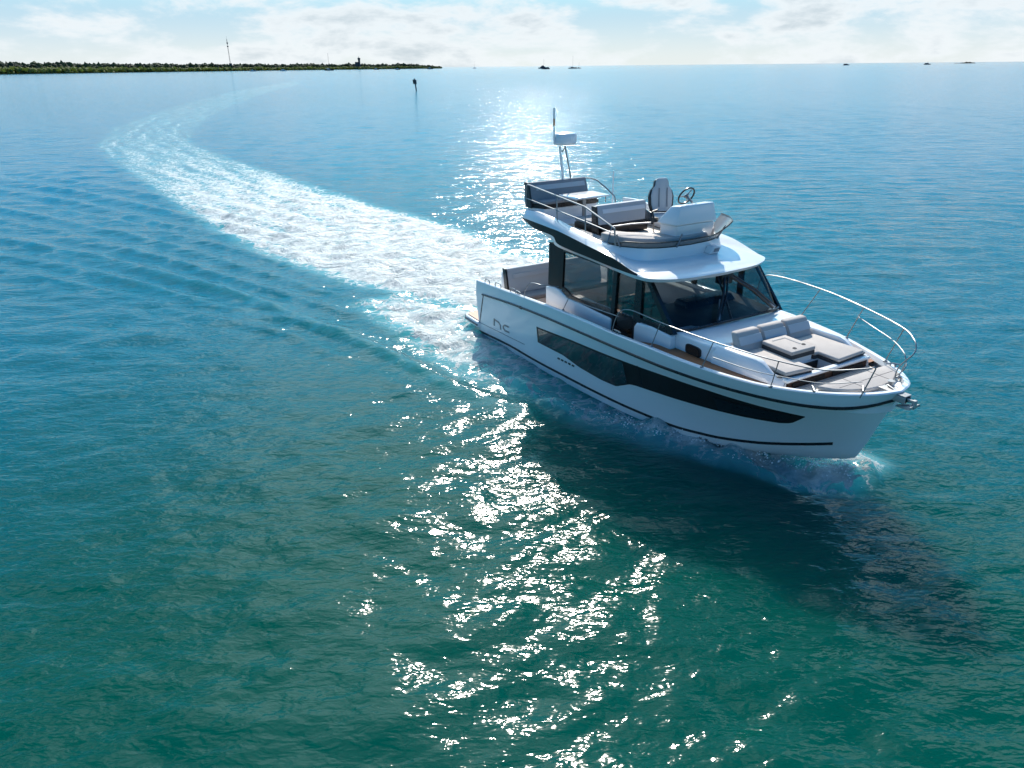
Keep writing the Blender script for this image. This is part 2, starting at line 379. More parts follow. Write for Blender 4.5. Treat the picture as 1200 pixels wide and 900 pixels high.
    # diverging wake crests
    for c, amp, lmb, wid, sh in ((CREST_A, 0.036, 0.85, 1.2, 0.0), (CREST_C, 0.026, 0.75, 1.2, 0.4), (CREST_B, 0.036, 1.0, 2.0, 0.0), (CREST_D, 0.045, 1.3, 2.4, 0.3)):
        d, t, s_ = seg_dist(X, Y, c); dd = d * s_; lm = lmb * (1 + 0.9 * t); en = np.sin(np.pi * np.clip(t * 0.92 + 0.08, 0, 1)) ** 0.6
        arg = 2 * np.pi * (dd / lm) + sh + 0.5 * np.sin(9 * t + sh)
        Z += amp * (1 + 0.7 * t) * en * np.exp(-(dd / (wid * (1 + .8 * t))) ** 2) * (np.cos(arg) + 0.25 * np.cos(2 * arg)) * (1 + 0.35 * np.sin(23 * t + 2 * dd))
    d, t, s_ = seg_dist(X, Y, CREST_A); Z += 0.08 * np.exp(-(d / 0.4) ** 2) * np.exp(-(t / 0.35) ** 2)
    # bow wave: a ridge that stands up along the hull
    Z += (0.05 + 0.15 * np.clip((tb - 0.35) / 0.65, 0, 1)) * np.clip((1.0 - tb) / 0.12, 0.25, 1) * np.exp(-(db / (0.20 + 0.22 * tb)) ** 2)
    Z += 0.10 * np.exp(-dpo ** 2)
    Z += 0.06 * np.exp(-(np.clip(np.abs(outw_) - 0.1, 0, 9) / 0.22) ** 2) * np.clip((bx - 6.3) / 0.8, 0, 1) * np.clip((8.6 - bx) / 0.5, 0, 1)
    # hollow under the hull
    inside = (bx > -0.1) & (bx < 6.0) & (np.abs(by) < hullw * 0.6); Z = np.where(inside, -0.25, Z)
    nr, na = X.shape
    V = np.stack([X, Y, Z], -1).reshape(-1, 3)
    i = np.arange(nr - 1)[:, None]; j = np.arange(na)[None, :]; j2 = (j + 1) % na
    F = np.stack([i * na + j, i * na + j2, (i + 1) * na + j2, (i + 1) * na + j], -1).reshape(-1, 4)[:, ::-1]
    me = bpy.data.meshes.new('water')
    me.vertices.add(len(V)); me.vertices.foreach_set('co', V.ravel())
    me.loops.add(F.size); me.loops.foreach_set('vertex_index', F.ravel().astype(np.int32))
    me.polygons.add(len(F)); me.polygons.foreach_set('loop_start', np.arange(0, F.size, 4, dtype=np.int32))
    me.update(calc_edges=True)
    cen = len(me.vertices)
    me.polygons.foreach_set('use_smooth', np.ones(len(F), bool))
    at = me.attributes.new('foam', 'FLOAT', 'POINT'); at.data.foreach_set('value', np.clip(foam, 0, 1).ravel().astype(np.float32))
    me.validate(); me.update()
    o = bpy.data.objects.new('water', me); COL.objects.link(o); o['kind'] = 'structure'
    return o

def water_material():
    m = bpy.data.materials.new('sea_water'); m.use_nodes = True; nt = m.node_tree; nt.nodes.clear()
    o = N(nt, 'ShaderNodeOutputMaterial'); geo = N(nt, 'ShaderNodeNewGeometry')
    pos = geo.outputs['Position']
    sp = N(nt, 'ShaderNodeSeparateXYZ'); nt.links.new(pos, sp.inputs[0])
    # ripples: finer and finer bump
    def rip(sx, sy, sc, det, ang):
        mp = N(nt, 'ShaderNodeMapping'); mp.inputs['Scale'].default_value = (sx, sy, 1); mp.inputs['Rotation'].default_value = (0, 0, math.radians(ang)); nt.links.new(pos, mp.inputs[0])
        n = N(nt, 'ShaderNodeTexNoise', Scale=sc, Detail=det, Roughness=0.5, Distortion=0.4); nt.links.new(mp.outputs[0], n.inputs['Vector']); return n.outputs['Fac']
    h = math_n(nt, 'ADD', math_n(nt, 'MULTIPLY', rip(1.0, 2.2, 3.2, 2.5, 12), 0.050), math_n(nt, 'MULTIPLY', rip(1.0, 1.8, 9.0, 1.5, -18), 0.011))
    dist0 = math_n(nt, 'ADD', sp.outputs[1], math_n(nt, 'MULTIPLY', math_n(nt, 'ABSOLUTE', sp.outputs[0]), 0.55))
    far = rip(0.4, 1.15, 1.0, 3.0, 6)
    h = math_n(nt, 'ADD', h, math_n(nt, 'MULTIPLY', far, smooth(nt, dist0, 9.0, 32.0, 0.04, 0.25)))
    bp = N(nt, 'ShaderNodeBump', Strength=1.0, Distance=0.62); nt.links.new(h, bp.inputs['Height'])
    # colour of the water body: green near the camera, bluer farther out, varied by noise
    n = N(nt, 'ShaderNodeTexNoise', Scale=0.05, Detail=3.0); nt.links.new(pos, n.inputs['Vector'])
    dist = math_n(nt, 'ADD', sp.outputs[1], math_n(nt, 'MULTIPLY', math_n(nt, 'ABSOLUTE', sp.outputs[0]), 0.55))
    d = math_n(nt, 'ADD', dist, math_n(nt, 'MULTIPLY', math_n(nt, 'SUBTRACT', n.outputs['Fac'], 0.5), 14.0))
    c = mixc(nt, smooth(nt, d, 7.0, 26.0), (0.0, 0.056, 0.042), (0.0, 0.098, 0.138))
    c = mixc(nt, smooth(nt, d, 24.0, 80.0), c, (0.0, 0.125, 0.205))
    at = N(nt, 'ShaderNodeAttribute', attribute_name='foam')
    c = mixc(nt, smooth(nt, at.outputs['Fac'], 0.04, 0.62, 0.0, 0.85), c, (0.08, 0.29, 0.32))   # milky aerated water in the wake; its pale far trail paints in sky reflection
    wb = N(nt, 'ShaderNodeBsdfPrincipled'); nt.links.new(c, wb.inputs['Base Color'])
    wb.subsurface_method = 'BURLEY'; wb.inputs['Subsurface Weight'].default_value = 1.0; wb.inputs['Subsurface Radius'].default_value = (0.3, 1.0, 0.9); wb.inputs['Subsurface Scale'].default_value = 2.2
    nt.links.new(smooth(nt, dist, 12.0, 90.0, 0.115, 0.115), wb.inputs['Roughness']); wb.inputs['IOR'].default_value = 1.333; nt.links.new(smooth(nt, dist, 14.0, 110.0, 0.27, 0.22), wb.inputs['Specular IOR Level'])
    nt.links.new(bp.outputs[0], wb.inputs['Normal'])
    # foam
    na = N(nt, 'ShaderNodeTexNoise', Scale=1.3, Detail=10.0, Roughness=0.68, Distortion=1.2); nt.links.new(pos, na.inputs['Vector'])
    vo = N(nt, 'ShaderNodeTexVoronoi', Scale=2.4); vo.feature = 'DISTANCE_TO_EDGE'
    wp = N(nt, 'ShaderNodeVectorMath'); wp.operation = 'MULTIPLY_ADD'; nt.links.new(na.outputs['Color'], wp.inputs[0]); wp.inputs[1].default_value = (0.9, 0.9, 0.9); nt.links.new(pos, wp.inputs[2])
    nt.links.new(wp.outputs[0], vo.inputs['Vector'])
    lace = smooth(nt, vo.outputs['Distance'], 0.0, 0.14, 0.18, -0.10)
    q = math_n(nt, 'ADD', math_n(nt, 'ADD', math_n(nt, 'MULTIPLY', na.outputs['Fac'], 0.9), lace), at.outputs['Fac'])
    mask = math_n(nt, 'MULTIPLY', smooth(nt, q, 0.93, 1.17), smooth(nt, at.outputs['Fac'], 0.02, 0.2))
    fb = N(nt, 'ShaderNodeBsdfPrincipled'); nl = N(nt, 'ShaderNodeTexNoise', Scale=3.5, Detail=8.0, Roughness=0.7); nt.links.new(pos, nl.inputs['Vector']); nt.links.new(mixc(nt, smooth(nt, nl.outputs['Fac'], .36, .62), (0.26, 0.35, 0.37), (0.55, 0.60, 0.60)), fb.inputs['Base Color']); fb.inputs['Roughness'].default_value = 0.55
    bp2 = N(nt, 'ShaderNodeBump', Strength=1.0, Distance=0.30); nt.links.new(na.outputs['Fac'], bp2.inputs['Height']); nt.links.new(bp2.outputs[0], fb.inputs['Normal'])
    mx = N(nt, 'ShaderNodeMixShader'); nt.links.new(mask, mx.inputs[0]); nt.links.new(wb.outputs[0], mx.inputs[1]); nt.links.new(fb.outputs[0], mx.inputs[2])
    nt.links.new(mx.outputs[0], o.inputs[0]); return m
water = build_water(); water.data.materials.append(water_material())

# ------------------------------------------------------------------ the yacht
yacht = empty('motor_yacht')
yacht.matrix_world = Matrix([list(RB[i]) + [BOAT_T[i]] for i in range(3)] + [[0, 0, 0, 1]])
tag(yacht, 'large white motor yacht with open upper deck, black side windows and foaming wake', 'motor yacht')

U = np.array([0, .2, .4, .55, .68, .78, .86, .92, .96, .985, 1])
LN = {
 'K': ([-.15, 2, 4, 5.4, 6.6, 7.5, 8.3, 8.9, 9.3, 9.55, 9.67], [0] * 11, [-.5, -.5, -.5, -.48, -.42, -.3, 0.0, .23, .42, .54, .62]),
 'C': ([-.15, 2, 4, 5.4, 6.6, 7.5, 8.3, 8.92, 9.35, 9.6, 9.74], [1.66, 1.65, 1.52, 1.36, 1.12, .86, .60, .38, .22, .10, 0], [-.1, .0, .0, .0, .02, .1, .27, .47, .60, .68, .74]),
 'B': ([-.15, 2, 4, 5.4, 6.6, 7.5, 8.3, 8.95, 9.42, 9.7, 9.85], [1.72, 1.71, 1.58, 1.43, 1.19, .97, .73, .51, .30, .14, 0], [.05, .19, .195, .2, .2, .29, .46, .67, .84, .95, 1.02]),
 'S': ([-.15, 2, 4, 5.5, 6.8, 7.8, 8.6, 9.25, 9.72, 10.0, 10.13], [1.775, 1.78, 1.78, 1.75, 1.68, 1.53, 1.30, 1.0, .67, .34, 0], [1.10, 1.33, 1.46, 1.52, 1.56, 1.585, 1.605, 1.625, 1.67, 1.75, 1.82]),
 'G': ([-.1, 2, 4, 5.5, 6.8, 7.8, 8.6, 9.3, 9.8, 10.1, 10.2], [1.775, 1.79, 1.80, 1.79, 1.73, 1.60, 1.38, 1.05, .68, .32, 0], [1.42, 1.585, 1.725, 1.78, 1.82, 1.82, 1.82, 1.86, 1.91, 1.95, 1.96]),
}
NS = 72
uu = 1 - (1 - np.linspace(0, 1, NS)) ** 1.25
def pchip(xs, ys, x):
    xs, ys = np.array(xs, float), np.array(ys, float); h = np.diff(xs); dl = np.diff(ys) / h
    d = np.zeros(len(xs)); d[0], d[-1] = dl[0], dl[-1]
    for k in range(1, len(xs) - 1):
        if dl[k - 1] * dl[k] > 0:
            w1, w2 = 2 * h[k] + h[k - 1], h[k] + 2 * h[k - 1]; d[k] = (w1 + w2) / (w1 / dl[k - 1] + w2 / dl[k])
    i = np.clip(np.searchsorted(xs, x) - 1, 0, len(xs) - 2); t = (x - xs[i]) / h[i]
    return (2 * t**3 - 3 * t**2 + 1) * ys[i] + (t**3 - 2 * t**2 + t) * h[i] * d[i] + (-2 * t**3 + 3 * t**2) * ys[i + 1] + (t**3 - t**2) * h[i] * d[i + 1]
LINE = {k: np.stack([pchip(U, np.array(c), uu) for c in v], -1) for k, v in LN.items()}
def zdeck(x): return interp(x, [2.3, 2.7, 4, 5.6, 6.4, 7, 8.8, 9.0, 9.3, 9.45], [0.72, 1.15, 1.40, 1.56, 1.73, 1.752, 1.765, 1.77, 1.79, 1.83])
G = LINE['G']; tg = np.gradient(G, axis=0)[:, :2]; tg /= np.linalg.norm(tg, axis=1)[:, None]
tg[-1] = (0, -1)
nin = np.stack([-np.abs(tg[:, 1]), -np.abs(tg[:, 0])], -1)     # inward in plan (starboard mirrored later): towards -x and -|y|
def inset(d, dz=None, zf=None):
    P = G.copy(); P[:, 0] += nin[:, 0] * d; P[:, 1] = np.maximum(P[:, 1] + nin[:, 1] * d, 0)
    if dz is not None: P[:, 2] += dz
    if zf: P[:, 2] = [min(zf(x), z - 0.04) for x, z in zip(P[:, 0], P[:, 2])]
    return P
GM = inset(0.02, 0.016); GI = inset(0.085, 0.012); GD = inset(0.11, zf=zdeck)
def side_row(t):   # between boot line and strake, slightly hollow forward
    P = LINE['B'] * (1 - t) + LINE['S'] * t
    P[:, 1] -= 0.05 * 4 * t * (1 - t) * np.clip((uu - 0.55) / 0.3, 0, 1) * np.clip((1 - uu) / 0.1, 0, 1)
    return P
rows = [LINE['K'], LINE['K'] * .5 + LINE['C'] * .5 + np.array([0, 0, -.02]), LINE['C'], LINE['C'] * .5 + LINE['B'] * .5, LINE['B']] + [side_row(t) for t in (.15, .3, .45, .6, .75, .9)] + \
       [LINE['S'], LINE['S'] * .55 + LINE['G'] * .45, LINE['S'] * .15 + LINE['G'] * .85, LINE['G'], GM, GI, GD]
hb = MB()
for sgn in (1, -1):
    hb.grid([[(p[0], sgn * p[1], p[2]) for p in r] for r in rows])
    ring = [(r[0][0], sgn * r[0][1], r[0][2]) for r in rows] + [(GD[0][0], 0, GD[0][2])]
    hb.add(ring, [tuple(range(len(ring)))])
hull = hb.build('hull', WHITE, yacht, ang=28)
def hull_pt(x, z, off=0.006):
    """starboard hull skin at x, z (between boot line and strake)"""
    lo, hi = 0.0, 1.0
    for _ in range(40):
        u = (lo + hi) / 2; i = np.interp(u, uu, np.arange(NS)); a = int(min(i, NS - 2)); f = i - a
        B = LINE['B'][a] * (1 - f) + LINE['B'][a + 1] * f; Sx = LINE['S'][a] * (1 - f) + LINE['S'][a + 1] * f
        t = (z - B[2]) / (Sx[2] - B[2]); p = B * (1 - t) + Sx * t
        if p[0] < x: lo = u
        else: hi = u
    tt = min(max(t, 0), 1)
    p[1] -= 0.05 * 4 * tt * (1 - tt) * np.clip((u - 0.55) / 0.3, 0, 1) * np.clip((1 - u) / 0.1, 0, 1)
    i2 = min(a + 1, NS - 1); d = LINE['S'][i2] - LINE['S'][max(a - 1, 0)]
    nx, ny = -d[1], d[0]; l = math.hypot(nx, ny); nx, ny = abs(nx / l), abs(ny / l)
    return np.array([p[0] + nx * off, -(p[1] + ny * off), z])
def ribbon(pts, w, off=0.008, vertical=True):
    """flat strip following the hull through (x,z) points"""
    P = []
    for (x0, z0), (x1, z1) in zip(pts[:-1], pts[1:]):
        n = max(2, int(math.hypot(x1 - x0, z1 - z0) / 0.12))
        for k in range(n): P.append((x0 + (x1 - x0) * k / n, z0 + (z1 - z0) * k / n))
    P.append(pts[-1]); P = np.array(P); T = np.gradient(P, axis=0); T /= np.linalg.norm(T, axis=1)[:, None] + 1e-9
    mb = MB(); n = np.stack([-T[:, 1], T[:, 0]], -1) * w / 2
    a, b = P + n, P - n
    mb.grid([[hull_pt(x, z, 0.0) for x, z in a], [hull_pt(x, z, off) for x, z in a], [hull_pt(x, z, off) for x, z in b], [hull_pt(x, z, 0.0) for x, z in b]])
    return mb
def mirror(mb):
    k = len(mb.v); mb.v += [(x, -y, z) for x, y, z in mb.v]; mb.f += [tuple(k + i for i in f[::-1]) for f in mb.f]; return mb
# rub rail at the strake, boot stripe above the chine
mb = MB(); SL = LINE['S']; ts_ = np.gradient(SL, axis=0)[:, :2]; ts_ /= np.linalg.norm(ts_, axis=1)[:, None]; ts_[-1] = (0, -1)
sp_ = [(p[0] + abs(t[1]) * .010, p[1] + abs(t[0]) * .010, p[2]) for p, t in zip(SL, ts_) if p[0] > 0.2]
mb.tube([(p[0], -p[1], p[2]) for p in sp_] + [(p[0], p[1], p[2]) for p in sp_[::-1][1:]], 0.026, 6)
mb.build('rub_rail', BLACK, yacht)
mb = MB()
for sg in (1, -1):
    L = [p for p in LINE['B'] if p[0] < 9.47]
    mb.grid([[(p[0] + .003, sg * (p[1] + .0), p[2] - .024) for p in L], [(p[0] + .004, sg * (p[1] + .012), p[2] - .024) for p in L], [(p[0] + .004, sg * (p[1] + .014), p[2] + .026) for p in L], [(p[0], sg * p[1], p[2] + .026) for p in L]])
mb.build('boot_stripe', BLACK, yacht)
# black window band in the topsides
UPX, UPZ = [2.9, 4.23, 5.24, 6.17, 6.97, 7.86, 8.42, 8.85, 9.27], [1.075, 1.19, 1.25, 1.31, 1.37, 1.40, 1.385, 1.375, 1.37]
LOX, LOZ = [2.8, 3.82, 4.39, 5.07, 5.51, 5.92, 6.09, 6.82, 7.71, 8.32, 8.84, 9.02, 9.27], [.70, .71, .62, .58, .60, .80, .83, .89, .96, 1.01, 1.08, 1.14, 1.365]
def band(x0, x1, zu, zl, off, n=60, sgn=1):
    mb = MB(); cols = []
    for k in range(n + 1):
        x = x0 + (x1 - x0) * k / n; hi, lo = zu(x), zl(x)
        c = [hull_pt(x, hi + .0, -.002)] + [hull_pt(x, lo + (hi - lo) * t, off) for t in (1, .75, .5, .25, 0)] + [hull_pt(x, lo, -.002)]
        cols.append(c)
    mb.grid(cols); mb.v = [(x, y * sgn, z) for x, y, z in mb.v]; return mb
for sg in (1, -1):
    hw = band(2.85, 9.26, lambda x: interp(x, UPX, UPZ), lambda x: interp(x, LOX, LOZ), 0.007, 90, sg).build('hull_window', BROWNBLK, yacht)
    band(2.92, 5.86, lambda x: interp(x, UPX, UPZ) - .03, lambda x: interp(x, LOX, LOZ) + .03, 0.013, 50, sg).build('pane', BANDM, hw)
    band(7.88, 9.10, lambda x: interp(x, [7.8, 9.15], [1.27, 1.33]), lambda x: interp(x, [7.8, 8.9, 9.1], [.99, 1.15, 1.315]), 0.013, 30, sg).build('pane', BLACK, hw)
    mb = ribbon([(6.27, 1.33), (6.26, .86)], .02, .012); mb.v = [(x, y * sg, z) for x, y, z in mb.v]; mb.build('seam', BLACK, hw)
# fold-down terrace panel, lettering, vents
tp = ribbon([(.27, 1.14), (-.10, .30)], .034).build('terrace_panel_seam', BLACK, hull)
ribbon([(-.10, .30), (2.25, .45)], .012).build('terrace_panel_seam', GREYP, hull)
mb = MB(); p = hull_pt(2.2, 1.33); mb.box(p[0] - .05, p[0] + .05, p[1] - .02, p[1] + .01, p[2] - .02, p[2] + .045); mb.build('terrace_hinge', BLACK, hull, bevel=.008)
lt = MB()
for pts in ([(.735, .465), (.775, .655)], [(.76, .640), (1.0, .625), (1.075, .575), (1.085, .465)], [(1.52, .66), (1.32, .645), (1.235, .60), (1.23, .55), (1.30, .505), (1.53, .525)]):
    r = ribbon(pts, .036, .012); lt.add(r.v, r.f)
lt.build('lettering', GREYP, hull)
mb = MB()
for k in range(5):
    p = hull_pt(3.62 + .13 * k, .565 + .003 * k, .004); mb.hexa([(p[0] - .04, p[1] + .02, p[2] - .02), (p[0] + .04, p[1] + .02, p[2] - .02), (p[0] + .04, p[1] - .006, p[2] - .02), (p[0] - .04, p[1] - .006, p[2] - .02)], [(p[0] - .02, p[1] + .02, p[2] + .02), (p[0] + .06, p[1] + .02, p[2] + .02), (p[0] + .06, p[1] - .006, p[2] + .02), (p[0] - .02, p[1] - .006, p[2] + .02)])
mb.build('louvre_vent', BLACK, hull)
for x in (7.31, 7.42):
    p = hull_pt(x, .33, 0.0); MB().lathe([(.028, -.01), (.028, .01), (.018, .016), (.012, .004)], (p[0], -abs(np.interp(x, LINE['C'][:, 0], LINE['C'][:, 1])) - .035, .155), (.3, -1, 0), 14).build('drain_fitting', STEEL, hull)
# swim platform
pl = MB().prism([(-.95, 1.5), (-1.02, 1.2), (-1.02, -1.2), (-.97, -1.72), (-.80, -1.80), (-.1, -1.80), (-.1, 1.80), (-.8, 1.80)], .16, .315).build('swim_platform', WHITE, yacht, bevel=.025)
MB().prism([(-.93, 1.4), (-.93, -1.64), (-.80, -1.73), (-.14, -1.73), (-.14, 1.70), (-.8, 1.7)], .319, .335).build('teak_deck', TEAK, pl)
MB().tube([(-.1, -1.815, .24), (-.8, -1.815, .24), (-.98, -1.73, .24), (-1.035, -1.2, .24), (-1.035, 1.2, .24), (-.96, 1.5, .24)], .022, 6).build('bumper_strip', BLACK, pl)
# cockpit and side decks
def plan_inner(x, d=.115):
    return max(0.0, float(np.interp(x, GD[:, 0], GD[:, 1])))
MB().prism([(-.05, 1.62), (-.05, -1.62), (2.75, -1.64), (2.75, 1.64)], .60, .725).build('cockpit_floor', TEAK, yacht)
for sg in (-1, 1):
    mb = MB(); top = []; 
    xs_ = np.linspace(2.5, 8.96, 48)
    o_ = [(x, sg * plan_inner(x), zdeck(x)) for x in xs_]; i_ = [(x, sg * min(plan_inner(x) - .02, interp(x, [2.5, 6, 8.2, 8.95, 9.0, 9.35], [1.25, 1.05, .85, .85, .0, .0])), zdeck(x)) for x in xs_]
    mb.grid([[(x, y, z - .05) for x, y, z in o_], o_, i_, [(x, y, z - .05) for x, y, z in i_]])
    mb.build('side_deck', TEAK, yacht)
# foredeck platform round the bow cushion
xs_ = [p for p in GD if p[0] > 9.25]
poly = [(p[0], -p[1]) for p in xs_] + [(p[0], p[1]) for p in xs_[::-1][1:]]
MB().prism(poly, 1.60, lambda x, y: interp(x, [9.25, 9.6, 10.15], [1.80, 1.84, 1.92])).build('foredeck', OFFW, yacht)
half = [(9.42, .80), (9.58, .68), (9.72, .50), (9.82, .28), (9.86, 0)]
poly = [(x, -y) for x, y in half] + [(x, y) for x, y in half[::-1][1:]]
MB().prism(poly, 1.80, 1.875).build('bow_cushion_base', BLACK, yacht)
bc = MB().prism([(x - .0 + (.03 if x > 9.5 else -.01), y * 1.02) for x, y in poly], 1.877, 1.945).build('bow_cushion', TAUPE, yacht, bevel=.022)
mb = MB()
for y in (-.28, .28): mb.box(9.42, 9.83, y - .004, y + .004, 1.944, 1.9475)
mb.box(9.62, 9.626, -.6, .6, 1.944, 1.9475)
mb.build('seam', DGREY, bc)
# step between sunpad front and bow cushion
MB().prism([(8.99, -.95), (9.2, -.90), (9.42, -.74), (9.42, .74), (9.2, .90), (8.99, .95)], 1.64, 1.735).build('bow_step', PTEAK, yacht)
# ---- forward coachroof with recessed sunpad
def zt(x): return interp(x, [5.9, 6.7, 8.45, 8.68, 8.95], [2.04, 2.06, 2.055, 1.92, 1.90])
mb = MB(); mb.prism([(5.75, -1.20), (6.7, -1.20), (7.3, -1.18), (7.64, -1.15), (7.64, 1.15), (7.3, 1.18), (6.7, 1.22), (5.75, 1.25)], 1.25, lambda x, y: zt(x) - .10 * max(0, abs(y) - .95))
cr = mb.build('coachroof', WHITE, yacht, bevel=.05)
for sg in (-1, 1):
    st = [7.60, 7.8, 8.1, 8.4, 8.5, 8.6, 8.7, 8.95]; ow = np.interp(st, [7.6, 8.2, 8.6, 8.95], [1.155, 1.10, 1.04, .98]); iw = np.interp(st, [7.6, 8.0, 8.6, 8.95], [.86, .875, .90, .92])
    secs = []
    for x, o, i in zip(st, ow, iw):
        z = zt(x); secs.append([(x, sg * (o + .03), 1.45), (x, sg * (o + .012), z - .14), (x, sg * (o - .05), z - .015), (x, sg * (o - .08), z), (x, sg * (i + .02), z), (x, sg * i, z - .02), (x, sg * i, 1.45)])
    mb = MB(); mb.grid(secs); k0 = len(mb.v)
    mb.add(secs[-1], [tuple(range(7))]); mb.add(secs[0], [tuple(range(6, -1, -1))])
    sh = mb.build('sunpad_coaming', WHITE, yacht, ang=40)
    MB().lathe([(.045, 0), (.045, .012), (.03, .015)], (8.83, sg * .95, zt(8.83) - .004), n=16).build('deck_fitting', BLACK, sh)
pd = MB(); pd.box(7.60, 8.55, -.88, .88, 1.45, 1.86); pd.box(8.55, 8.93, -.90, -.38, 1.45, 1.859); pd.box(8.55, 8.93, .24, .90, 1.45, 1.859); pd.box(8.55, 8.90, -.38, .24, 1.45, 1.60)
base = pd.build('sunpad_base', WHITE, yacht)
MB().box(8.56, 8.90, -.36, .23, 1.604, 1.62).build('well_floor', PALEF, yacht)
MB().box(8.553, 8.565, -.37, .235, 1.625, 1.84).build('well_locker', BLACK, base)
MB().box(8.89, 8.99, -.955, .955, 1.845, 1.895).build('sunpad_ledge', WHITE, yacht, bevel=.012)
lk = MB().box(8.935, 8.965, -.90, .90, 1.62, 1.84).build('locker_front', DWOOD, yacht)
for y in (-.45, .45): MB().box(8.967, 8.98, y - .36, y + .36, 1.66, 1.81).build('locker_panel', BROWNBLK, lk)
def cushion(name, poly, z0, z1, mat, parent, bev=.03):
    c = MB().prism(poly, z0 + .055, z1).build(name, mat, parent, bevel=bev)
    MB().prism([(x, y) for x, y in poly], z0, z0 + .053).build('cushion_base', DGREY, c, bevel=.008, seg=2)
    return c
cushion('sunpad', [(7.93, -.86), (8.90, -.90), (8.95, -.37), (8.56, -.37), (8.56, -.41), (7.93, -.41)], 1.865, 1.985, TAUPE, yacht)
cushion('sunpad', [(7.93, .86), (8.90, .90), (8.95, .23), (8.56, .23), (8.56, .14), (7.93, .14)], 1.865, 1.985, TAUPE, yacht)
lid = MB().box(7.93, 8.56, -.405, .135, 2.035, 2.10).build('sunpad_table', TAUPE, yacht, bevel=.018)
MB().box(7.935, 8.555, -.40, .13, 1.965, 2.033).build('table_rim', DGREY, lid, bevel=.006)
MB().box(7.96, 8.53, -.37, .10, 1.862, 1.963).build('table_box', WHITE, lid)
mb = MB(); mb.box(8.02, 8.05, -.28, .02, 2.098, 2.104); mb.box(8.05, 8.36, -.01, .02, 2.098, 2.104); mb.build('tray_groove', GREY, lid)
for x, y in ((8.45, -.23), (8.40, .03)): MB().lathe([(.034, 0), (.034, .006), (.024, .007), (.022, -.0)], (x, y, 2.1), n=16).build('cup_holder', DGREY, lid)
for k in range(3):
    y0 = -.85 + k * .567; y1 = y0 + .555
    b = MB().frus((7.74, 7.94, y0, y1), 1.95, (7.62, 7.76, y0 + .01, y1 - .01), 2.26).build('sunpad_backrest', LGREY if 0 else TAUPE, yacht, bevel=.045)
    MB().hexa([(7.868, y0 + .03, 2.07), (7.885, y0 + .03, 2.07), (7.885, y1 - .03, 2.07), (7.868, y1 - .03, 2.07)], [(7.800, y0 + .03, 2.19), (7.817, y0 + .03, 2.19), (7.817, y1 - .03, 2.19), (7.800, y1 - .03, 2.19)]).build('backrest_stripe', LGREY, b)
# oval portlight in the coachroof side
mb = MB(); ov = []
for k in range(24):
    t = 2 * math.pi * k / 24; ov.append((7.18 + .185 * np.sign(math.cos(t)) * abs(math.cos(t)) ** .55, 1.835 + .095 * np.sign(math.sin(t)) * abs(math.sin(t)) ** .55))
for sg in (-1, 1):
    plt = MB().side([(x, z) for x, z in ov], lambda x, z: sg * 1.17, lambda x, z: sg * 1.205).build('portlight', BLACK, yacht)
    MB().side([(7.18 + (x - 7.18) * .82, 1.835 + (z - 1.835) * .78) for x, z in ov], sg * 1.20, sg * 1.211).build('pane', BANDM, plt)

# ---- cabin
CH = -1.28   # starboard cabin side
PH = 1.34    # port cabin side
mb = MB().side([(2.55, 1.10), (2.55, 1.86), (2.9, 1.915), (3.1, 1.905), (3.27, 1.85), (3.42, 1.81), (5.0, 1.80), (5.0, 1.10)], -1.34, -1.20)
mb.build('cabin_coaming', WHITE, yacht, bevel=.03)
MB().side([(5.70, 1.2), (5.70, 1.86), (5.78, 1.96), (6.2, 2.0), (6.75, 1.98), (6.75, 1.2)], -1.33, -1.19).build('cabin_coaming', WHITE, yacht, bevel=.04)
MB().side([(2.55, 1.10), (2.55, 1.90), (6.7, 1.98), (6.7, 1.10)], PH - .06, PH + .06).build('cabin_coaming', WHITE, yacht, bevel=.03)
def ytop(x, z): return CH + .03 * (z - 1.9)
def pane_side(poly, off0, off1, name, mat, parent, bevel=0):
    return MB().side(poly, lambda x, z: ytop(x, z) + off0, lambda x, z: ytop(x, z) + off1).build(name, mat, parent, bevel=bevel)
wf = pane_side([(2.60, 1.90), (2.60, 2.84), (3.20, 2.84), (3.17, 1.93)], -.02, .03, 'window_frame', BROWNBLK, yacht)
pane_side([(3.16, 1.90), (3.17, 1.99), (3.35, 1.95), (3.52, 1.875), (4.95, 1.865), (4.95, 1.80), (3.42, 1.81), (3.27, 1.85)], -.022, .028, 'window_rail', BLACK, wf)
pane_side([(3.19, 2.75), (3.19, 2.84), (6.02, 2.84), (6.02, 2.75)], -.024, .026, 'window_rail', BLACK, wf)
pane_side([(4.93, 1.20), (4.97, 2.76), (5.09, 2.76), (5.05, 1.20)], -.03, .04, 'pillar', BLACK, wf)
pane_side([(5.64, 1.25), (5.66, 2.76), (5.84, 2.76), (5.86, 1.25)], -.028, .04, 'pillar', BLACK, wf)
pane_side([(5.95, 2.76), (6.06, 2.78), (6.80, 2.02), (6.62, 2.02)], -.026, .05, 'pillar', BLACK, wf)
pane_side([(5.85, 1.99), (5.85, 2.06), (6.66, 2.06), (6.70, 1.99)], -.0235, .03, 'window_rail', BLACK, wf)
pane_side([(3.18, 1.97), (3.2, 2.76), (4.97, 2.76), (4.94, 1.85), (3.5, 1.86), (3.33, 1.94)], .0, .01, 'side_window', GLASS, yacht)
dr = pane_side([(5.06, 1.25), (5.09, 2.76), (5.66, 2.76), (5.65, 1.25)], .004, .014, 'cabin_door', GLASS, yacht)
pane_side([(5.08, 1.25), (5.08, 1.70), (5.62, 1.58), (5.62, 1.25)], -.012, .003, 'door_panel', BLACK, dr)
pane_side([(5.84, 2.05), (5.85, 2.76), (5.98, 2.76), (6.66, 2.05)], .0, .01, 'side_window', GLASS, yacht)
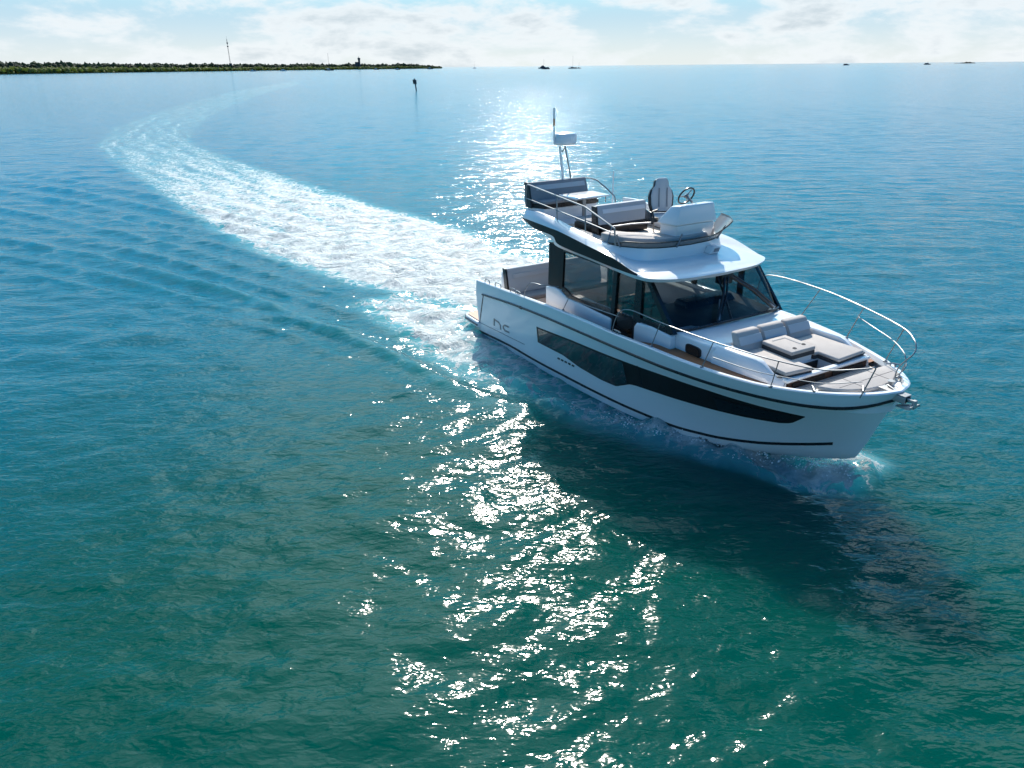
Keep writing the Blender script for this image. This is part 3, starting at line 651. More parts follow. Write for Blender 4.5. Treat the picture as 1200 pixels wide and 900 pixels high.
# port side windows
pf = MB(); pf.side([(2.6, 1.9), (2.6, 2.84), (2.95, 2.84), (2.95, 1.9)], PH - .03, PH + .02)
for x0 in (4.3, 5.62): pf.side([(x0, 1.93), (x0, 2.84), (x0 + .12, 2.84), (x0 + .12, 1.93)], PH - .03, PH + .021)
pf.side([(2.95, 2.76), (2.95, 2.84), (6.0, 2.84), (6.0, 2.76)], PH - .03, PH + .022); pf.side([(5.94, 2.76), (6.04, 2.78), (6.78, 2.0), (6.66, 2.0)], PH - .035, PH + .023)
pf.build('window_frame', BLACK, yacht)
MB().side([(2.95, 1.9), (2.95, 2.78), (5.97, 2.78), (6.68, 1.99)], PH - .008, PH).build('side_window', GLASS, yacht)
# windscreen
bot = [(6.68, -1.19, 2.035), (6.80, -1.0, 2.045), (6.83, -.5, 2.055), (6.84, 0, 2.06), (6.83, .55, 2.055), (6.80, 1.1, 2.045), (6.68, 1.33, 2.035)]
top = [(6.0, -1.2, 2.84), (6.18, -1.02, 2.84), (6.29, -.5, 2.84), (6.32, 0, 2.84), (6.29, .55, 2.84), (6.18, 1.12, 2.84), (6.0, 1.32, 2.84)]
bs, ts = spline(bot, 6), spline(top, 6)
mb = MB(); mb.grid([bs, bs * .5 + ts * .5 + np.array([.03, 0, 0]), ts]); mb.grid([bs - np.array([.012, 0, 0]), bs * .5 + ts * .5 + np.array([.018, 0, 0]), ts - np.array([.012, 0, 0])])
wsn = mb.build('windscreen', WSGLASS, yacht, weld=False)
MB().tube([p + np.array([.012, 0, .012]) for p in bs], .026, 6).build('windscreen_rail', BLACK, wsn)
def wsp(f, v, off=.03):
    i = f * (len(bs) - 1); a = int(min(i, len(bs) - 2)); t = i - a
    b = bs[a] * (1 - t) + bs[a + 1] * t; q = ts[a] * (1 - t) + ts[a + 1] * t; p = b * (1 - v) + q * v
    return p + np.array([off + .03 * 4 * v * (1 - v), 0, off * .5])
wm = MB().box(-.12, .06, -.12, .15, -.16, .08); wm.v = [tuple(np.array(v) + wsp(.54, .90, .05)) for v in wm.v]
wmo = wm.build('wiper_motor', BLACK, yacht, bevel=.02)
for f0, f1, sv in ((.525, .37, -.0), (.565, .80, .0)):
    h0 = wsp(f0, .86, .07); h1 = wsp(f1, .06, .06)
    w = MB().tube([h0, h0 * .5 + h1 * .5 + np.array([.05, 0, .03]), h1], .026, 6).build('wiper_arm', BLACK, wmo)
    h0b = h0 + np.array([.0, .08, .0]); h1b = h1 + np.array([.0, .07, .012]); MB().tube([h0b, h0b * .5 + h1b * .5 + np.array([.05, 0, .03]), h1b], .02, 6).build('wiper_arm', BLACK, wmo)
    ba, bb = wsp(f1 - .015, .50, .035), wsp(f1 + .015, .01, .035)
    MB().tube([wsp(f0 * .45 + f1 * .55, .46, .05), h1 + np.array([.02, 0.03, .01])], .018, 6).build('wiper_blade', STEEL, w)
# centre mullion
MB().tube([wsp(.5, 0, .0), wsp(.5, .5, .0), wsp(.5, 1, .0)], .02, 6).build('windscreen_mullion', BLACK, wsn)
# ---- inside
MB().box(2.65, 6.2, -1.18, PH - .07, .86, .95).build('saloon_floor', PALEF, yacht)
sf = MB().box(3.2, 5.0, .70, PH - .07, .95, 1.36).build('saloon_sofa', GREY, yacht, bevel=.04)
MB().box(3.2, 5.0, 1.05, PH - .07, 1.37, 1.86).build('backrest', LGREY, sf, bevel=.04)
tbm = MB().box(3.55, 4.55, -.25, .48, 1.60, 1.635).build('saloon_table', DGREY, yacht)
MB().box(3.50, 3.55, -.25, .48, 1.595, 1.64).build('table_edge', WOOD, tbm); MB().box(4.55, 4.60, -.25, .48, 1.595, 1.64).build('table_edge', WOOD, tbm); MB().tube([(4.05, .1, .95), (4.05, .1, 1.6)], .04).build('leg', STEEL, tbm)
MB().box(3.0, 4.9, -1.17, -.72, .95, 1.68).build('galley_unit', LGREY, yacht, bevel=.02)
ds = MB(); ds.prism([(5.5, -1.16), (6.62, -1.14), (6.73, -.9), (6.77, 0), (6.73, 1.0), (6.6, 1.24), (5.5, 1.24)], 1.3, lambda x, y: 2.03 + .05 * (x < 6.3))
dsh = ds.build('dashboard', NAVY, yacht, bevel=.02)
MB().frus((5.45, 6.0, -.25, 1.0), 2.0, (5.55, 5.85, -.2, .95), 2.17).build('instrument_hood', BLACK, dsh, bevel=.03)
mb = MB().tube([(.18 * math.cos(t), .18 * math.sin(t), 0) for t in np.linspace(0, 2 * math.pi, 25)[:-1]], .016, 6, closed=True)
for a in (0, 2.1, 4.2): mb.tube([(0, 0, -.03), (.18 * math.cos(a), .18 * math.sin(a), 0)], .012, 6)
mb.rot(Matrix.Translation((5.40, -.62, 2.0)) @ Matrix.Rotation(math.radians(-60), 4, 'Y')); mb.build('steering_wheel', BLACK, dsh)
hs = MB().box(4.75, 5.2, -.85, .05, 1.28, 1.46).build('pilot_seat', DGREY, yacht, bevel=.05)
MB().frus((4.68, 4.84, -.85, .05), 1.44, (4.58, 4.70, -.80, 0), 2.05).build('backrest', BLACK, hs, bevel=.05); MB().tube([(4.97, -.4, .95), (4.97, -.4, 1.28)], .08).build('pedestal', STEEL, hs)
# aft bulkhead posts and pane
ab = MB(); ab.box(2.62, 2.70, -1.22, -1.12, .8, 2.84); ab.box(2.62, 2.70, .28, .38, .8, 2.84); ab.box(2.62, 2.70, 1.22, 1.32, .8, 2.84); ab.box(2.62, 2.70, -1.12, 1.22, 2.74, 2.84); ab.build('aft_bulkhead', BROWNBLK, yacht)
MB().box(2.65, 2.66, .38, 1.22, .95, 2.74).build('aft_window', GLASS, yacht)
# ---- cockpit sofa across the stern
cs = MB().box(.62, 1.25, -1.25, 1.40, .73, 1.12).build('cockpit_sofa', WHITE, yacht, bevel=.03)
MB().box(.80, 1.28, -1.22, 1.38, 1.125, 1.24).build('seat', GREY, cs, bevel=.04)
b = MB().frus((.72, .86, -1.34, 1.40), 1.22, (.60, .72, -1.34, 1.40), 1.83).build('backrest', LGREY, cs, bevel=.03)
MB().hexa([(.793, -1.2, 1.60), (.811, -1.2, 1.60), (.811, 1.35, 1.60), (.793, 1.35, 1.60)], [(.762, -1.2, 1.70), (.780, -1.2, 1.70), (.780, 1.35, 1.70), (.762, 1.35, 1.70)]).build('backrest_stripe', LGREY, b)
MB().frus((.70, .86, -1.385, -1.342), 1.2, (.585, .73, -1.385, -1.342), 1.84).build('armrest_panel', BLACK, b)
MB().frus((.40, .70, -1.36, 1.42), .9, (.46, .585, -1.36, 1.42), 1.72).build('sofa_shell', WHITE, cs, bevel=.04)
MB().box(-.05, .45, -1.0, 1.6, .72, 1.12).build('transom_locker', WHITE, yacht, bevel=.03)
# ---- flybridge: roof, fascia, visor and coaming lofted round the outline
RA = [(1.7, 1.38, 3.19), (2.3, 1.41, 3.09), (2.95, 1.42, 2.97), (3.2, 1.42, 2.87), (4.5, 1.43, 2.845), (5.2, 1.44, 2.825), (5.87, 1.44, 2.82), (6.2, 1.31, 2.82), (6.44, .82, 2.82), (6.51, 0, 2.82)]
RB_ = [(1.7, 1.41, 3.2), (2.3, 1.45, 3.10), (3.03, 1.46, 3.08), (3.3, 1.46, 2.94), (4.5, 1.465, 2.9), (5.2, 1.47, 2.885), (5.9, 1.455, 2.885), (6.24, 1.32, 2.885), (6.49, .82, 2.885), (6.56, 0, 2.885)]
RC = [(1.72, 1.44, 3.25), (2.3, 1.47, 3.25), (3.0, 1.48, 3.235), (3.4, 1.48, 3.22), (4.5, 1.48, 3.12), (5.2, 1.475, 3.06), (5.88, 1.435, 2.915), (6.15, 1.27, 2.92), (6.40, .79, 2.925), (6.47, 0, 2.93)]
RF = [(1.74, 1.41, 3.33), (2.3, 1.43, 3.36), (3.0, 1.44, 3.32), (3.4, 1.43, 3.29), (4.5, 1.38, 3.17), (4.95, 1.29, 3.10), (5.25, 1.12, 3.01), (5.42, .95, 2.99), (5.54, .6, 2.985), (5.58, 0, 2.985)]
RW = [(1.76, 1.36, 3.42), (2.3, 1.36, 3.44), (3.0, 1.34, 3.38), (3.4, 1.33, 3.33), (4.4, 1.29, 3.22), (4.95, 1.20, 3.2), (5.25, 1.04, 3.2), (5.43, .85, 3.2), (5.58, .5, 3.2), (5.63, 0, 3.2)]
def ringof(c, n=6):
    h = spline(c, n); h[:, 1] = np.maximum(h[:, 1], 0)
    s_ = h.copy(); s_[:, 1] *= -1; return np.vstack([s_, h[::-1][1:]])
def insetring(R, d, z):
    P = R.copy(); P[:, 1] *= (1 - d / 1.35); P[:, 0] = np.where(P[:, 0] > 4.4, P[:, 0] - d * np.clip((P[:, 0] - 4.4) / 1.0, 0, 1), P[:, 0]); P[:, 2] = z; return P
rA, rB, rC, rF, rW = map(ringof, (RA, RB_, RC, RF, RW)); nR = len(rA); half_n = nR // 2
rWi = insetring(rW, .07, rW[:, 2]); rD = insetring(rW, .075, 3.09)
mb = MB(); kb = 36  # end of the black panel
def sub(r, a, b): return r[a:b]
mb.grid([rA, rB]); mb.grid([sub(rB, kb, nR - kb), sub(rC, kb, nR - kb)]); mb.grid([rC, rC * .5 + rF * .5 + np.array([0, 0, .004]), rF, rF * .55 + rW * .45, rW, rWi, rD])
# roof underside, deck, aft end
fu = MB()
for i in range(half_n):
    j = nR - 1 - i; mb.add([rA[i], rA[i + 1], rA[j - 1], rA[j]], [(0, 1, 2, 3)])
mb.add([rA[0], rA[-1], rD[-1], rD[0]], [(0, 1, 2, 3)]); 
for sl in (0, -1): mb.add([rA[sl], rB[sl], rC[sl], rF[sl], rW[sl], rWi[sl], rD[sl]], [tuple(range(7))])
fly = mb.build('flybridge', WHITE, yacht, ang=38)
bp_ = MB()
for a in (0, 1):
    rb, rc = (rB[:kb + 1], rC[:kb + 1]) if a == 0 else (rB[nR - kb - 1:], rC[nR - kb - 1:])
    bp_.grid([rb, rb * .5 + rc * .5, rc])
bp_.build('fascia_panel', BROWNBLK, fly, ang=40)
dk = MB()
for i in range(half_n):
    j = nR - 1 - i; dk.add([rD[i] + np.array([0, 0, .004]), rD[i + 1] + np.array([0, 0, .004]), rD[j - 1] + np.array([0, 0, .004]), rD[j] + np.array([0, 0, .004])], [(0, 1, 2, 3)])
dk.build('fly_deck', PTEAK, fly)
# floodlight and seam on the visor
fl = MB(); fl.frus((5.55, 5.72, .40, .62), 2.98, (5.60, 5.80, .42, .60), 3.13); flo = fl.build('floodlight', WHITE, fly, bevel=.02)
MB().hexa([(5.762, .45, 3.03), (5.775, .45, 3.03), (5.775, .57, 3.03), (5.762, .57, 3.03)], [(5.785, .45, 3.10), (5.80, .45, 3.10), (5.80, .57, 3.10), (5.785, .57, 3.10)]).build('lamp_face', GREY, flo)
# low smoked deflector leaning outwards
a0, a1 = 27, nR - 28
def outw(i, d):
    p = rW[i]; t = rW[min(i + 1, nR - 1)] - rW[max(i - 1, 0)]; n_ = np.array([-t[1], t[0], 0]); n_ /= np.linalg.norm(n_) + 1e-9
    if n_ @ np.array([p[0] - 3.0, p[1], 0]) < 0: n_ = -n_
    return n_ * d
def dh(i): # the panel is lower where it starts on the starboard side
    f = float(np.clip((i - a0) / 6.0, 0.15, 1)); return f * (0.55 if i < half_n + 6 else 0.55 + 0.75 * min(1, (i - half_n - 6) / 8))
lo_ = [rW[i] + outw(i, -.03) for i in range(a0, a1)]; hi_ = [rW[i] + outw(i, -.03 + .20 * dh(i)) + np.array([0, 0, .23 * dh(i)]) for i in range(a0, a1)]
mb = MB(); mb.grid([lo_, hi_]); mb.grid([p - np.array([.008, 0, .006]) for p in hi_] and [[p - np.array([.008, 0, .0]) for p in hi_], [p - np.array([.008, 0, 0]) for p in lo_]])
dfl = mb.build('wind_deflector', SMOKE, fly, weld=False)
MB().tube(hi_, .013, 6).build('deflector_trim', BLACK, dfl)
MB().tube(lo_, .016, 6).build('deflector_trim', BLACK, dfl)
for i in (a0 + 4, half_n - 4, half_n + 10):
    p = rW[i] + outw(i, .02); q = rW[i] + outw(i, .16) + np.array([0, 0, .27]); MB().tube([p, q], .016, 8).build('deflector_strut', STEEL, dfl)
# taupe sunpad round the helm console
mb = MB(); R1 = insetring(rW, .09, 3.2); ii = range(24, nR - 26)
outer = [(R1[i][0], R1[i][1]) for i in ii]
inner = [(4.75, 1.0), (4.95, .75), (5.0, -.35), (4.62, -.75), (4.30, -.92)]
mb.prism(outer + inner, 3.12, 3.36); fsp = mb.build('helm_sunpad', TAUPE, fly, bevel=.025)
mb = MB().prism([(x, y) for x, y in outer + inner], 3.095, 3.118); mb.build('cushion_base', DGREY, fsp)
# helm console
cn = MB(); cn.hexa([(5.10, -.26, 3.1), (5.42, -.20, 3.1), (5.42, .64, 3.1), (5.10, .62, 3.1)], [(5.08, -.34, 3.56), (5.53, -.28, 3.56), (5.53, .65, 3.56), (5.08, .63, 3.56)])
con = cn.build('helm_console', WHITE, fly, bevel=.03)
MB().hexa([(5.06, -.42, 3.57), (5.56, -.33, 3.57), (5.56, .66, 3.57), (5.06, .65, 3.57)], [(5.30, -.27, 3.90), (5.54, -.25, 3.925), (5.54, .57, 3.925), (5.30, .56, 3.90)]).build('console_hood', WHITE, con, bevel=.03)
MB().hexa([(5.20, -.22, 3.72), (5.29, -.22, 3.86), (5.29, .52, 3.86), (5.20, .52, 3.72)], [(5.185, -.22, 3.735), (5.275, -.22, 3.875), (5.275, .52, 3.875), (5.185, .52, 3.735)]).build('instrument_panel', BLACK, con)
mb = MB().tube([(.175 * math.cos(t), .175 * math.sin(t), 0) for t in np.linspace(0, 2 * math.pi, 33)[:-1]], .016, 8, closed=True)
wheel = mb.rot(Matrix.Translation((5.17, .20, 4.02)) @ Matrix.Rotation(math.radians(-62), 4, 'Y')).build('steering_wheel', BLACK, con)
mb = MB().lathe([(.04, -.03), (.05, 0), (.03, .02)], (0, 0, 0), n=12)
for a in (.5, 2.6, 4.7): mb.tube([(0, 0, 0), (.172 * math.cos(a), .172 * math.sin(a), 0)], .011, 6)
mb.tube([(0, 0, -.02), (0, 0, -.2)], .022, 8)
mb.rot(Matrix.Translation((5.17, .20, 4.02)) @ Matrix.Rotation(math.radians(-62), 4, 'Y')).build('wheel_spoke', STEEL, wheel)
th = MB().box(4.97, 5.07, -.44, -.36, 3.58, 3.66); th.tube([(5.02, -.42, 3.62), (4.96, -.42, 3.76), (4.96, -.30, 3.78)], .018, 8); th.build('throttle_lever', BLACK, con, bevel=.0)
# helm chair
ch = MB().frus((4.45, 4.92, -.13, .37), 3.50, (4.43, 4.95, -.15, .39), 3.60).build('helm_seat', LGREY, fly, bevel=.045)
prof = [(.20, 0), (.245, .14), (.255, .30), (.22, .42), (.155, .49), (.14, .60), (.10, .63)]
def chairback(w, x0, x1, z0, sc):
    pts = [(y * sc, z) for y, z in prof]; poly = [(-y, z) for y, z in pts] + [(y, z) for y, z in pts[::-1]]
    m_ = MB(); n_ = len(poly); lean = lambda z: -.16 * z
    vs = [(x0 + lean(z), .12 + y, z0 + z) for y, z in poly] + [(x1 + lean(z), .12 + y, z0 + z) for y, z in poly]
    m_.add(vs, [tuple(range(n_)), tuple(range(2 * n_ - 1, n_ - 1, -1))] + [(i, n_ + i, n_ + (i + 1) % n_, (i + 1) % n_) for i in range(n_)]); return m_
chairback(1, 4.36, 4.46, 3.60, 1.0).build('backrest_shell', BLACK, ch, bevel=.02)
bk = chairback(1, 4.45, 4.50, 3.63, .84).build('backrest', LGREY, ch, bevel=.02)
mb = MB()
for y in (.01, .17): mb.hexa([(4.49, .04 + y, 3.72), (4.505, .04 + y, 3.72), (4.505, .06 + y, 3.72), (4.49, .06 + y, 3.72)], [(4.435, .04 + y, 4.08), (4.45, .04 + y, 4.08), (4.45, .06 + y, 4.08), (4.435, .06 + y, 4.08)])
mb.build('backrest_seam', GREY, bk)
for y in (-.165, .405): MB().frus((4.42, 4.90, y - .03, y + .03), 3.46, (4.40, 4.80, y - .03, y + .03), 3.68).build('side_bolster', BLACK, ch, bevel=.02)
MB().tube([(4.7, .12, 3.1), (4.7, .12, 3.50)], .07, 12).build('pedestal', WHITE, ch)
ch.matrix_local = Matrix.Translation((4.65, .12, 0)) @ Matrix.Rotation(math.radians(-24), 4, 'Z') @ Matrix.Translation((-4.65, -.12, 0))
# aft settee with backrest, table, bench
se = MB().prism([(1.50, -1.18), (1.95, -1.0), (1.95, .42), (1.50, .42)], 3.10, 3.42).build('aft_settee', WHITE, fly, bevel=.02)
MB().prism([(1.52, -1.19), (1.97, -1.0), (1.97, .44), (1.52, .44)], 3.423, 3.50).build('settee_base', BLACK, se)
MB().prism([(1.54, -1.16), (1.965, -.98), (1.965, .43), (1.54, .43)], 3.503, 3.58).build('seat', GREY, se, bevel=.025)
bk = MB().frus((1.56, 1.68, -1.15, .38), 3.56, (1.45, 1.55, -1.15, .36), 3.95).build('backrest', GREY, se, bevel=.02)
MB().hexa([(1.597, -1.0, 3.78), (1.615, -1.0, 3.78), (1.615, .30, 3.78), (1.597, .30, 3.78)], [(1.562, -1.0, 3.88), (1.580, -1.0, 3.88), (1.580, .30, 3.88), (1.562, .30, 3.88)]).build('backrest_stripe', LGREY, bk)
MB().frus((1.44, 1.69, -1.20, -1.155), 3.42, (1.40, 1.57, -1.20, -1.155), 3.96).build('end_panel', BLACK, bk)
mb = MB(); mb.box(2.07, 2.73, -.70, .20, 3.69, 3.725); tb = mb.build('fly_table', WHITE, fly, bevel=.012)
MB().box(2.25, 2.55, -.46, -.06, 3.655, 3.688).build('table_frame', STEEL, tb)
for x, y in ((2.66, -.62), (2.66, .14), (2.14, -.62), (2.14, .14)): MB().tube([(x, y, 3.69), (x, y, 3.56), ], .012, 6).build('table_bracket', STEEL, tb)
MB().tube([(2.4, -.25, 3.1), (2.4, -.25, 3.655)], .045, 10).build('leg', STEEL, tb)
mb = MB(); mb.box(2.30, 2.38, -.52, -.38, 3.7255, 3.7285); mb.build('table_inlay', GREY, tb)
bn = MB().box(2.85, 3.58, -.80, .46, 3.10, 3.28).build('bench', BROWNBLK, fly, bevel=.02)
MB().box(2.84, 3.60, -.78, .45, 3.283, 3.37).build('seat', GREY, bn, bevel=.03)
MB().box(3.60, 3.76, -.70, .46, 3.12, 3.33).build('bench_plinth', BLACK, bn, bevel=.01)
bk = MB().frus((3.58, 3.74, -.78, .47), 3.33, (3.53, 3.65, -.78, .47), 3.71).build('backrest', LGREY, bn, bevel=.025)
MB().hexa([(3.69, -.66, 3.55), (3.704, -.66, 3.55), (3.704, .41, 3.55), (3.69, .41, 3.55)], [(3.667, -.66, 3.63), (3.681, -.66, 3.63), (3.681, .41, 3.63), (3.667, .41, 3.63)]).build('backrest_stripe', WHITE, bk)
MB().frus((3.55, 3.75, -.825, -.783), 3.16, (3.52, 3.66, -.825, -.783), 3.70).build('end_panel', BLACK, bk)
MB().prism([(2.5, -1.18), (4.35, -1.16), (4.30, -.95), (3.2, -.90), (2.5, -.85)], 3.1, 3.20).build('side_settee', GREY, fly, bevel=.025)
lr = MB().box(2.9, 4.5, .78, 1.18, 3.10, 3.34).build('wet_bar', WHITE, fly, bevel=.03)
# fly rails
ra = MB(); ra.tube([(1.62, -1.28, 3.45), (1.62, -1.28, 3.90), (1.75, -1.3, 3.955), (2.96, -1.3, 3.87), (3.98, -1.3, 3.80), (4.75, -1.29, 3.60), (4.93, -1.27, 3.54), (4.95, -1.25, 3.22)], .017, 8)
rl = ra.build('guard_rail', STEEL, fly)
mb = MB(); mb.tube([(1.62, -1.29, 3.65), (2.93, -1.3, 3.58), (3.99, -1.3, 3.52), (4.90, -1.27, 3.44)], .012, 8); mb.build('mid_rail', STEEL, rl)
for x, zt_ in ((2.95, 3.87), (4.0, 3.80)): MB().tube([(x + .03, -1.31, 3.33), (x, -1.3, zt_)], .014, 8).build('post', STEEL, rl)
MB().tube([(4.70, -1.26, 3.22), (4.62, -1.1, 3.50), (4.75, -.75, 3.53), (4.98, -.46, 3.56)], .015, 8).build('grab_rail', STEEL, fly)
pr = MB().tube([(1.50, .36, 3.93), (1.58, .46, 3.92), (1.66, .60, 3.87), (1.85, .74, 3.70), (2.02, .86, 3.52), (2.08, .90, 3.10)], .016, 8).build('guard_rail', STEEL, fly)
MB().tube([(1.75, 1.0, 3.3), (1.75, 1.0, 4.05)], .014, 8).build('flag_staff', WHITE, fly)
MB().tube([(3.9, .50, 3.1), (3.9, .50, 3.42), (3.9, .75, 3.42)], .013, 8).build('grab_rail', STEEL, fly)
# radar mast
ms = MB().tube([(1.40, -.16, 3.3), (1.40, -.18, 4.03), (1.40, -.26, 4.66)], .026, 8).build('radar_mast', WHITE, fly)
MB().tube([(1.40, .08, 3.3), (1.40, .03, 4.0), (1.40, -.12, 4.66)], .018, 8).build('mast_leg', STEEL, ms)
MB().tube([(1.40, -.26, 4.60), (1.40, -.19, 4.54), (1.40, -.13, 4.60)], .016, 6).build('mast_clamp', BLACK, ms)
rd = MB(); pts_ = []
for r, z in ((.16, 4.68), (.24, 4.69), (.27, 4.73), (.27, 4.87), (.25, 4.925), (.18, 4.95), (.05, 4.96)):
    pts_.append([(1.40 + .9 * r * math.cos(t) * (abs(math.cos(t)) ** -.25 if abs(math.cos(t)) > .05 else 1) * .93, -.12 + r * math.sin(t) * .98, z) for t in np.linspace(0, 2 * math.pi, 29)[:-1]])
rd.grid(pts_, closed=True); rd.f.append(tuple(range(27, -1, -1))); rd.f.append(tuple(range(6 * 28, 7 * 28)))
rd.build('radome', WHITE, ms)
an = MB().tube([(1.40, -.40, 4.70), (1.40, -.41, 5.10)], .016, 8).build('antenna', WHITE, ms)
MB().tube([(1.40, -.41, 5.10), (1.40, -.41, 5.25)], .022, 8).build('antenna_collar', WOOD, an); MB().tube([(1.40, -.41, 5.25), (1.40, -.41, 5.47)], .021, 8).build('antenna_tip', WHITE, an)
# ---- deck rails
def rail(name, top_pts, posts, mid=None, r=.0098):
    o = MB().tube(top_pts, r, 8, sm=5).build(name, STEEL, yacht)
    for a, b in posts:
        p_ = MB().tube([a, b], r * .85, 8).build('post', STEEL, o)
        MB().lathe([(.035, -.01), (.035, .008), (.02, .02)], a, n=10).build('post_base', STEEL, p_)
    if mid: MB().tube(mid, r * .75, 8, sm=5).build('mid_rail', STEEL, o)
    return o
rail('bow_rail', [(5.58, -1.73, 1.78), (5.62, -1.68, 2.05), (5.72, -1.64, 2.22), (5.95, -1.62, 2.295), (6.3, -1.62, 2.31), (6.85, -1.62, 2.31), (7.75, -1.55, 2.315), (8.55, -1.45, 2.33), (9.04, -1.3, 2.32), (9.6, -1.0, 2.31), (10.0, -.68, 2.40), (10.08, -.56, 2.42), (10.06, -.56, 2.30), (9.98, -.62, 1.93)],
     [((6.64, -1.66, 1.83), (6.80, -1.62, 2.31)), ((7.80, -1.56, 1.83), (7.97, -1.53, 2.315)), ((8.92, -1.22, 1.84), (9.06, -1.29, 2.32))],
     [(8.0, -1.54, 2.07), (8.67, -1.4, 2.06), (9.09, -1.2, 2.06), (9.6, -.95, 2.09), (10.0, -.66, 2.2)])
rail('bow_rail', [(5.8, 1.68, 1.82), (5.9, 1.66, 2.35), (6.3, 1.65, 2.50), (7.45, 1.55, 2.53), (8.56, 1.2, 2.56), (9.5, .80, 2.58), (9.9, .50, 2.57), (10.02, .40, 2.48), (10.03, .33, 2.40), (9.97, .31, 2.31), (9.88, .30, 2.15), (9.85, .30, 1.93)],
     [((6.95, 1.66, 1.85), (7.38, 1.56, 2.53)), ((8.15, 1.44, 1.85), (8.54, 1.2, 2.56)), ((9.22, 1.0, 1.88), (9.56, .76, 2.58)), ((9.78, .52, 1.92), (9.9, .42, 2.2))],
     [(8.45, 1.24, 2.36), (8.86, 1.10, 2.32), (9.38, .82, 2.33), (9.8, .48, 2.34), (9.92, .40, 2.24), (9.97, .32, 2.18), (9.92, .3, 2.08), (9.85, .30, 2.0)])
rail('side_rail', [(3.68, -1.40, 1.95), (3.85, -1.62, 1.985), (4.6, -1.64, 2.02), (5.66, -1.64, 2.09)], [((3.84, -1.70, 1.72), (3.95, -1.63, 2.0))])
rail('boarding_rail', [(2.26, -1.73, 1.61), (2.30, -1.71, 1.78), (2.42, -1.68, 1.93), (2.62, -1.66, 1.99), (2.85, -1.62, 2.0), (3.0, -1.5, 2.0), (3.1, -1.34, 1.98)], [])
for x0, x1 in ((.30, .55), (.85, 1.15), (1.62, 1.88)):
    z0, z1 = interp(x0, G[:, 0], G[:, 2]), interp(x1, G[:, 0], G[:, 2])
    MB().tube([(x0, -1.73, z0), (x0 + .03, -1.73, z0 + .09), (x1 - .03, -1.73, z1 + .09), (x1, -1.73, z1)], .011, 6, sm=3).build('cap_handle', STEEL, yacht)
# cleats and fittings on the gunwale
def cleat(x, y, z, rz):
    m_ = MB(); m_.tube([(-.10, 0, .05), (0, 0, .06), (.10, 0, .05)], .013, 8); m_.tube([(-.035, 0, 0), (-.035, 0, .055)], .014, 8); m_.tube([(.035, 0, 0), (.035, 0, .055)], .014, 8)
    m_.rot(Matrix.Translation((x, y, z)) @ Matrix.Rotation(rz, 4, 'Z')); m_.build('mooring_cleat', STEEL, yacht)
cleat(5.75, -1.73, 1.80, 0); cleat(9.42, -.90, 1.875, -.7); cleat(9.42, .90, 1.875, .7); cleat(2.0, -1.73, 1.60, 0); cleat(9.86, -.40, 1.93, -.9)
# anchor, roller and windlass
ar = MB(); ar.box(9.86, 10.30, -.075, -.045, 1.82, 1.92); ar.box(9.86, 10.30, .045, .075, 1.82, 1.92); ar.box(9.80, 10.30, -.074, .074, 1.925, 1.94); aro = ar.build('bow_roller', GALV, yacht, bevel=.006)
MB().lathe([(.05, -.04), (.03, 0), (.05, .04)], (10.27, 0, 1.87), (0, 1, 0), 14).build('roller', BLACK, aro)
ah = MB(); ah.box(9.92, 10.41, -.022, .022, 1.86, 1.90)
ah.hexa([(10.14, -.02, 1.72), (10.42, -.13, 1.79), (10.42, .13, 1.79), (10.14, .02, 1.72)], [(10.16, -.015, 1.75), (10.43, -.11, 1.84), (10.43, .11, 1.84), (10.16, .015, 1.75)])
ah.box(10.38, 10.43, -.03, .03, 1.78, 1.91); ah.build('anchor', GALV, aro, bevel=.006)
MB().lathe([(.06, 0), (.06, .03), (.035, .05), (.035, .09), (.055, .11)], (9.93, .12, 1.9), n=14).build('windlass', STEEL, yacht)
MB().tube([(9.93, .05, 1.96), (10.1, 0, 1.945), (10.25, 0, 1.93)], .014, 6).build('anchor_chain', STEEL, aro)

# ------------------------------------------------------------------ bow spray
MFOAM = pbr('spray_foam', (0.82, 0.84, 0.85), 0.6, var=.05, scale=8)
sb_ = bmesh.new(); g = np.random.RandomState(3)
def drop(x, y, z, r):
    res = bmesh.ops.create_icosphere(sb_, subdivisions=1, radius=r)
    sc = Vector((g.uniform(.8, 1.6), g.uniform(.8, 1.3), g.uniform(.6, 1.2)))
    for v in res['verts']: v.co = Vector((x + v.co.x * sc.x, y + v.co.y * sc.y, z + v.co.z * sc.z))
def bw2w(p): q = RB @ np.array(p, float) + BOAT_T; return q
for k in range(1300):
    if k < 700:  # far side of the stem: bright plume
        a = g.rand(); p = bw2w((8.85 + .6 * a + .1 * g.randn(), .45 + .75 * (1 - a) * g.rand() + .16 * g.randn(), 0)); z = abs(g.randn()) * .16 * (1 - .4 * a)
    else:       # along the near bow-wave line
        t = g.rand() ** .7; i = t * (len(BOWLINE) - 1); a = int(min(i, len(BOWLINE) - 2)); f = i - a
        q = np.array(BOWLINE[a]) * (1 - f) + np.array(BOWLINE[a + 1]) * f; p = (q[0] + g.randn() * .16 * (.4 + t), q[1] + g.randn() * .14 * (.4 + t)); z = abs(g.randn()) * .13 * t + .04 + .18 * t
    drop(p[0], p[1], z, min(abs(g.randn()), 1.6) * .006 + .004)
me = bpy.data.meshes.new('bow_spray'); sb_.to_mesh(me); sb_.free(); me.materials.append(MFOAM)
spo = bpy.data.objects.new('bow_spray', me); COL.objects.link(spo); tag(spo, 'white spray thrown up by the bow wave', 'spray', kind='stuff')

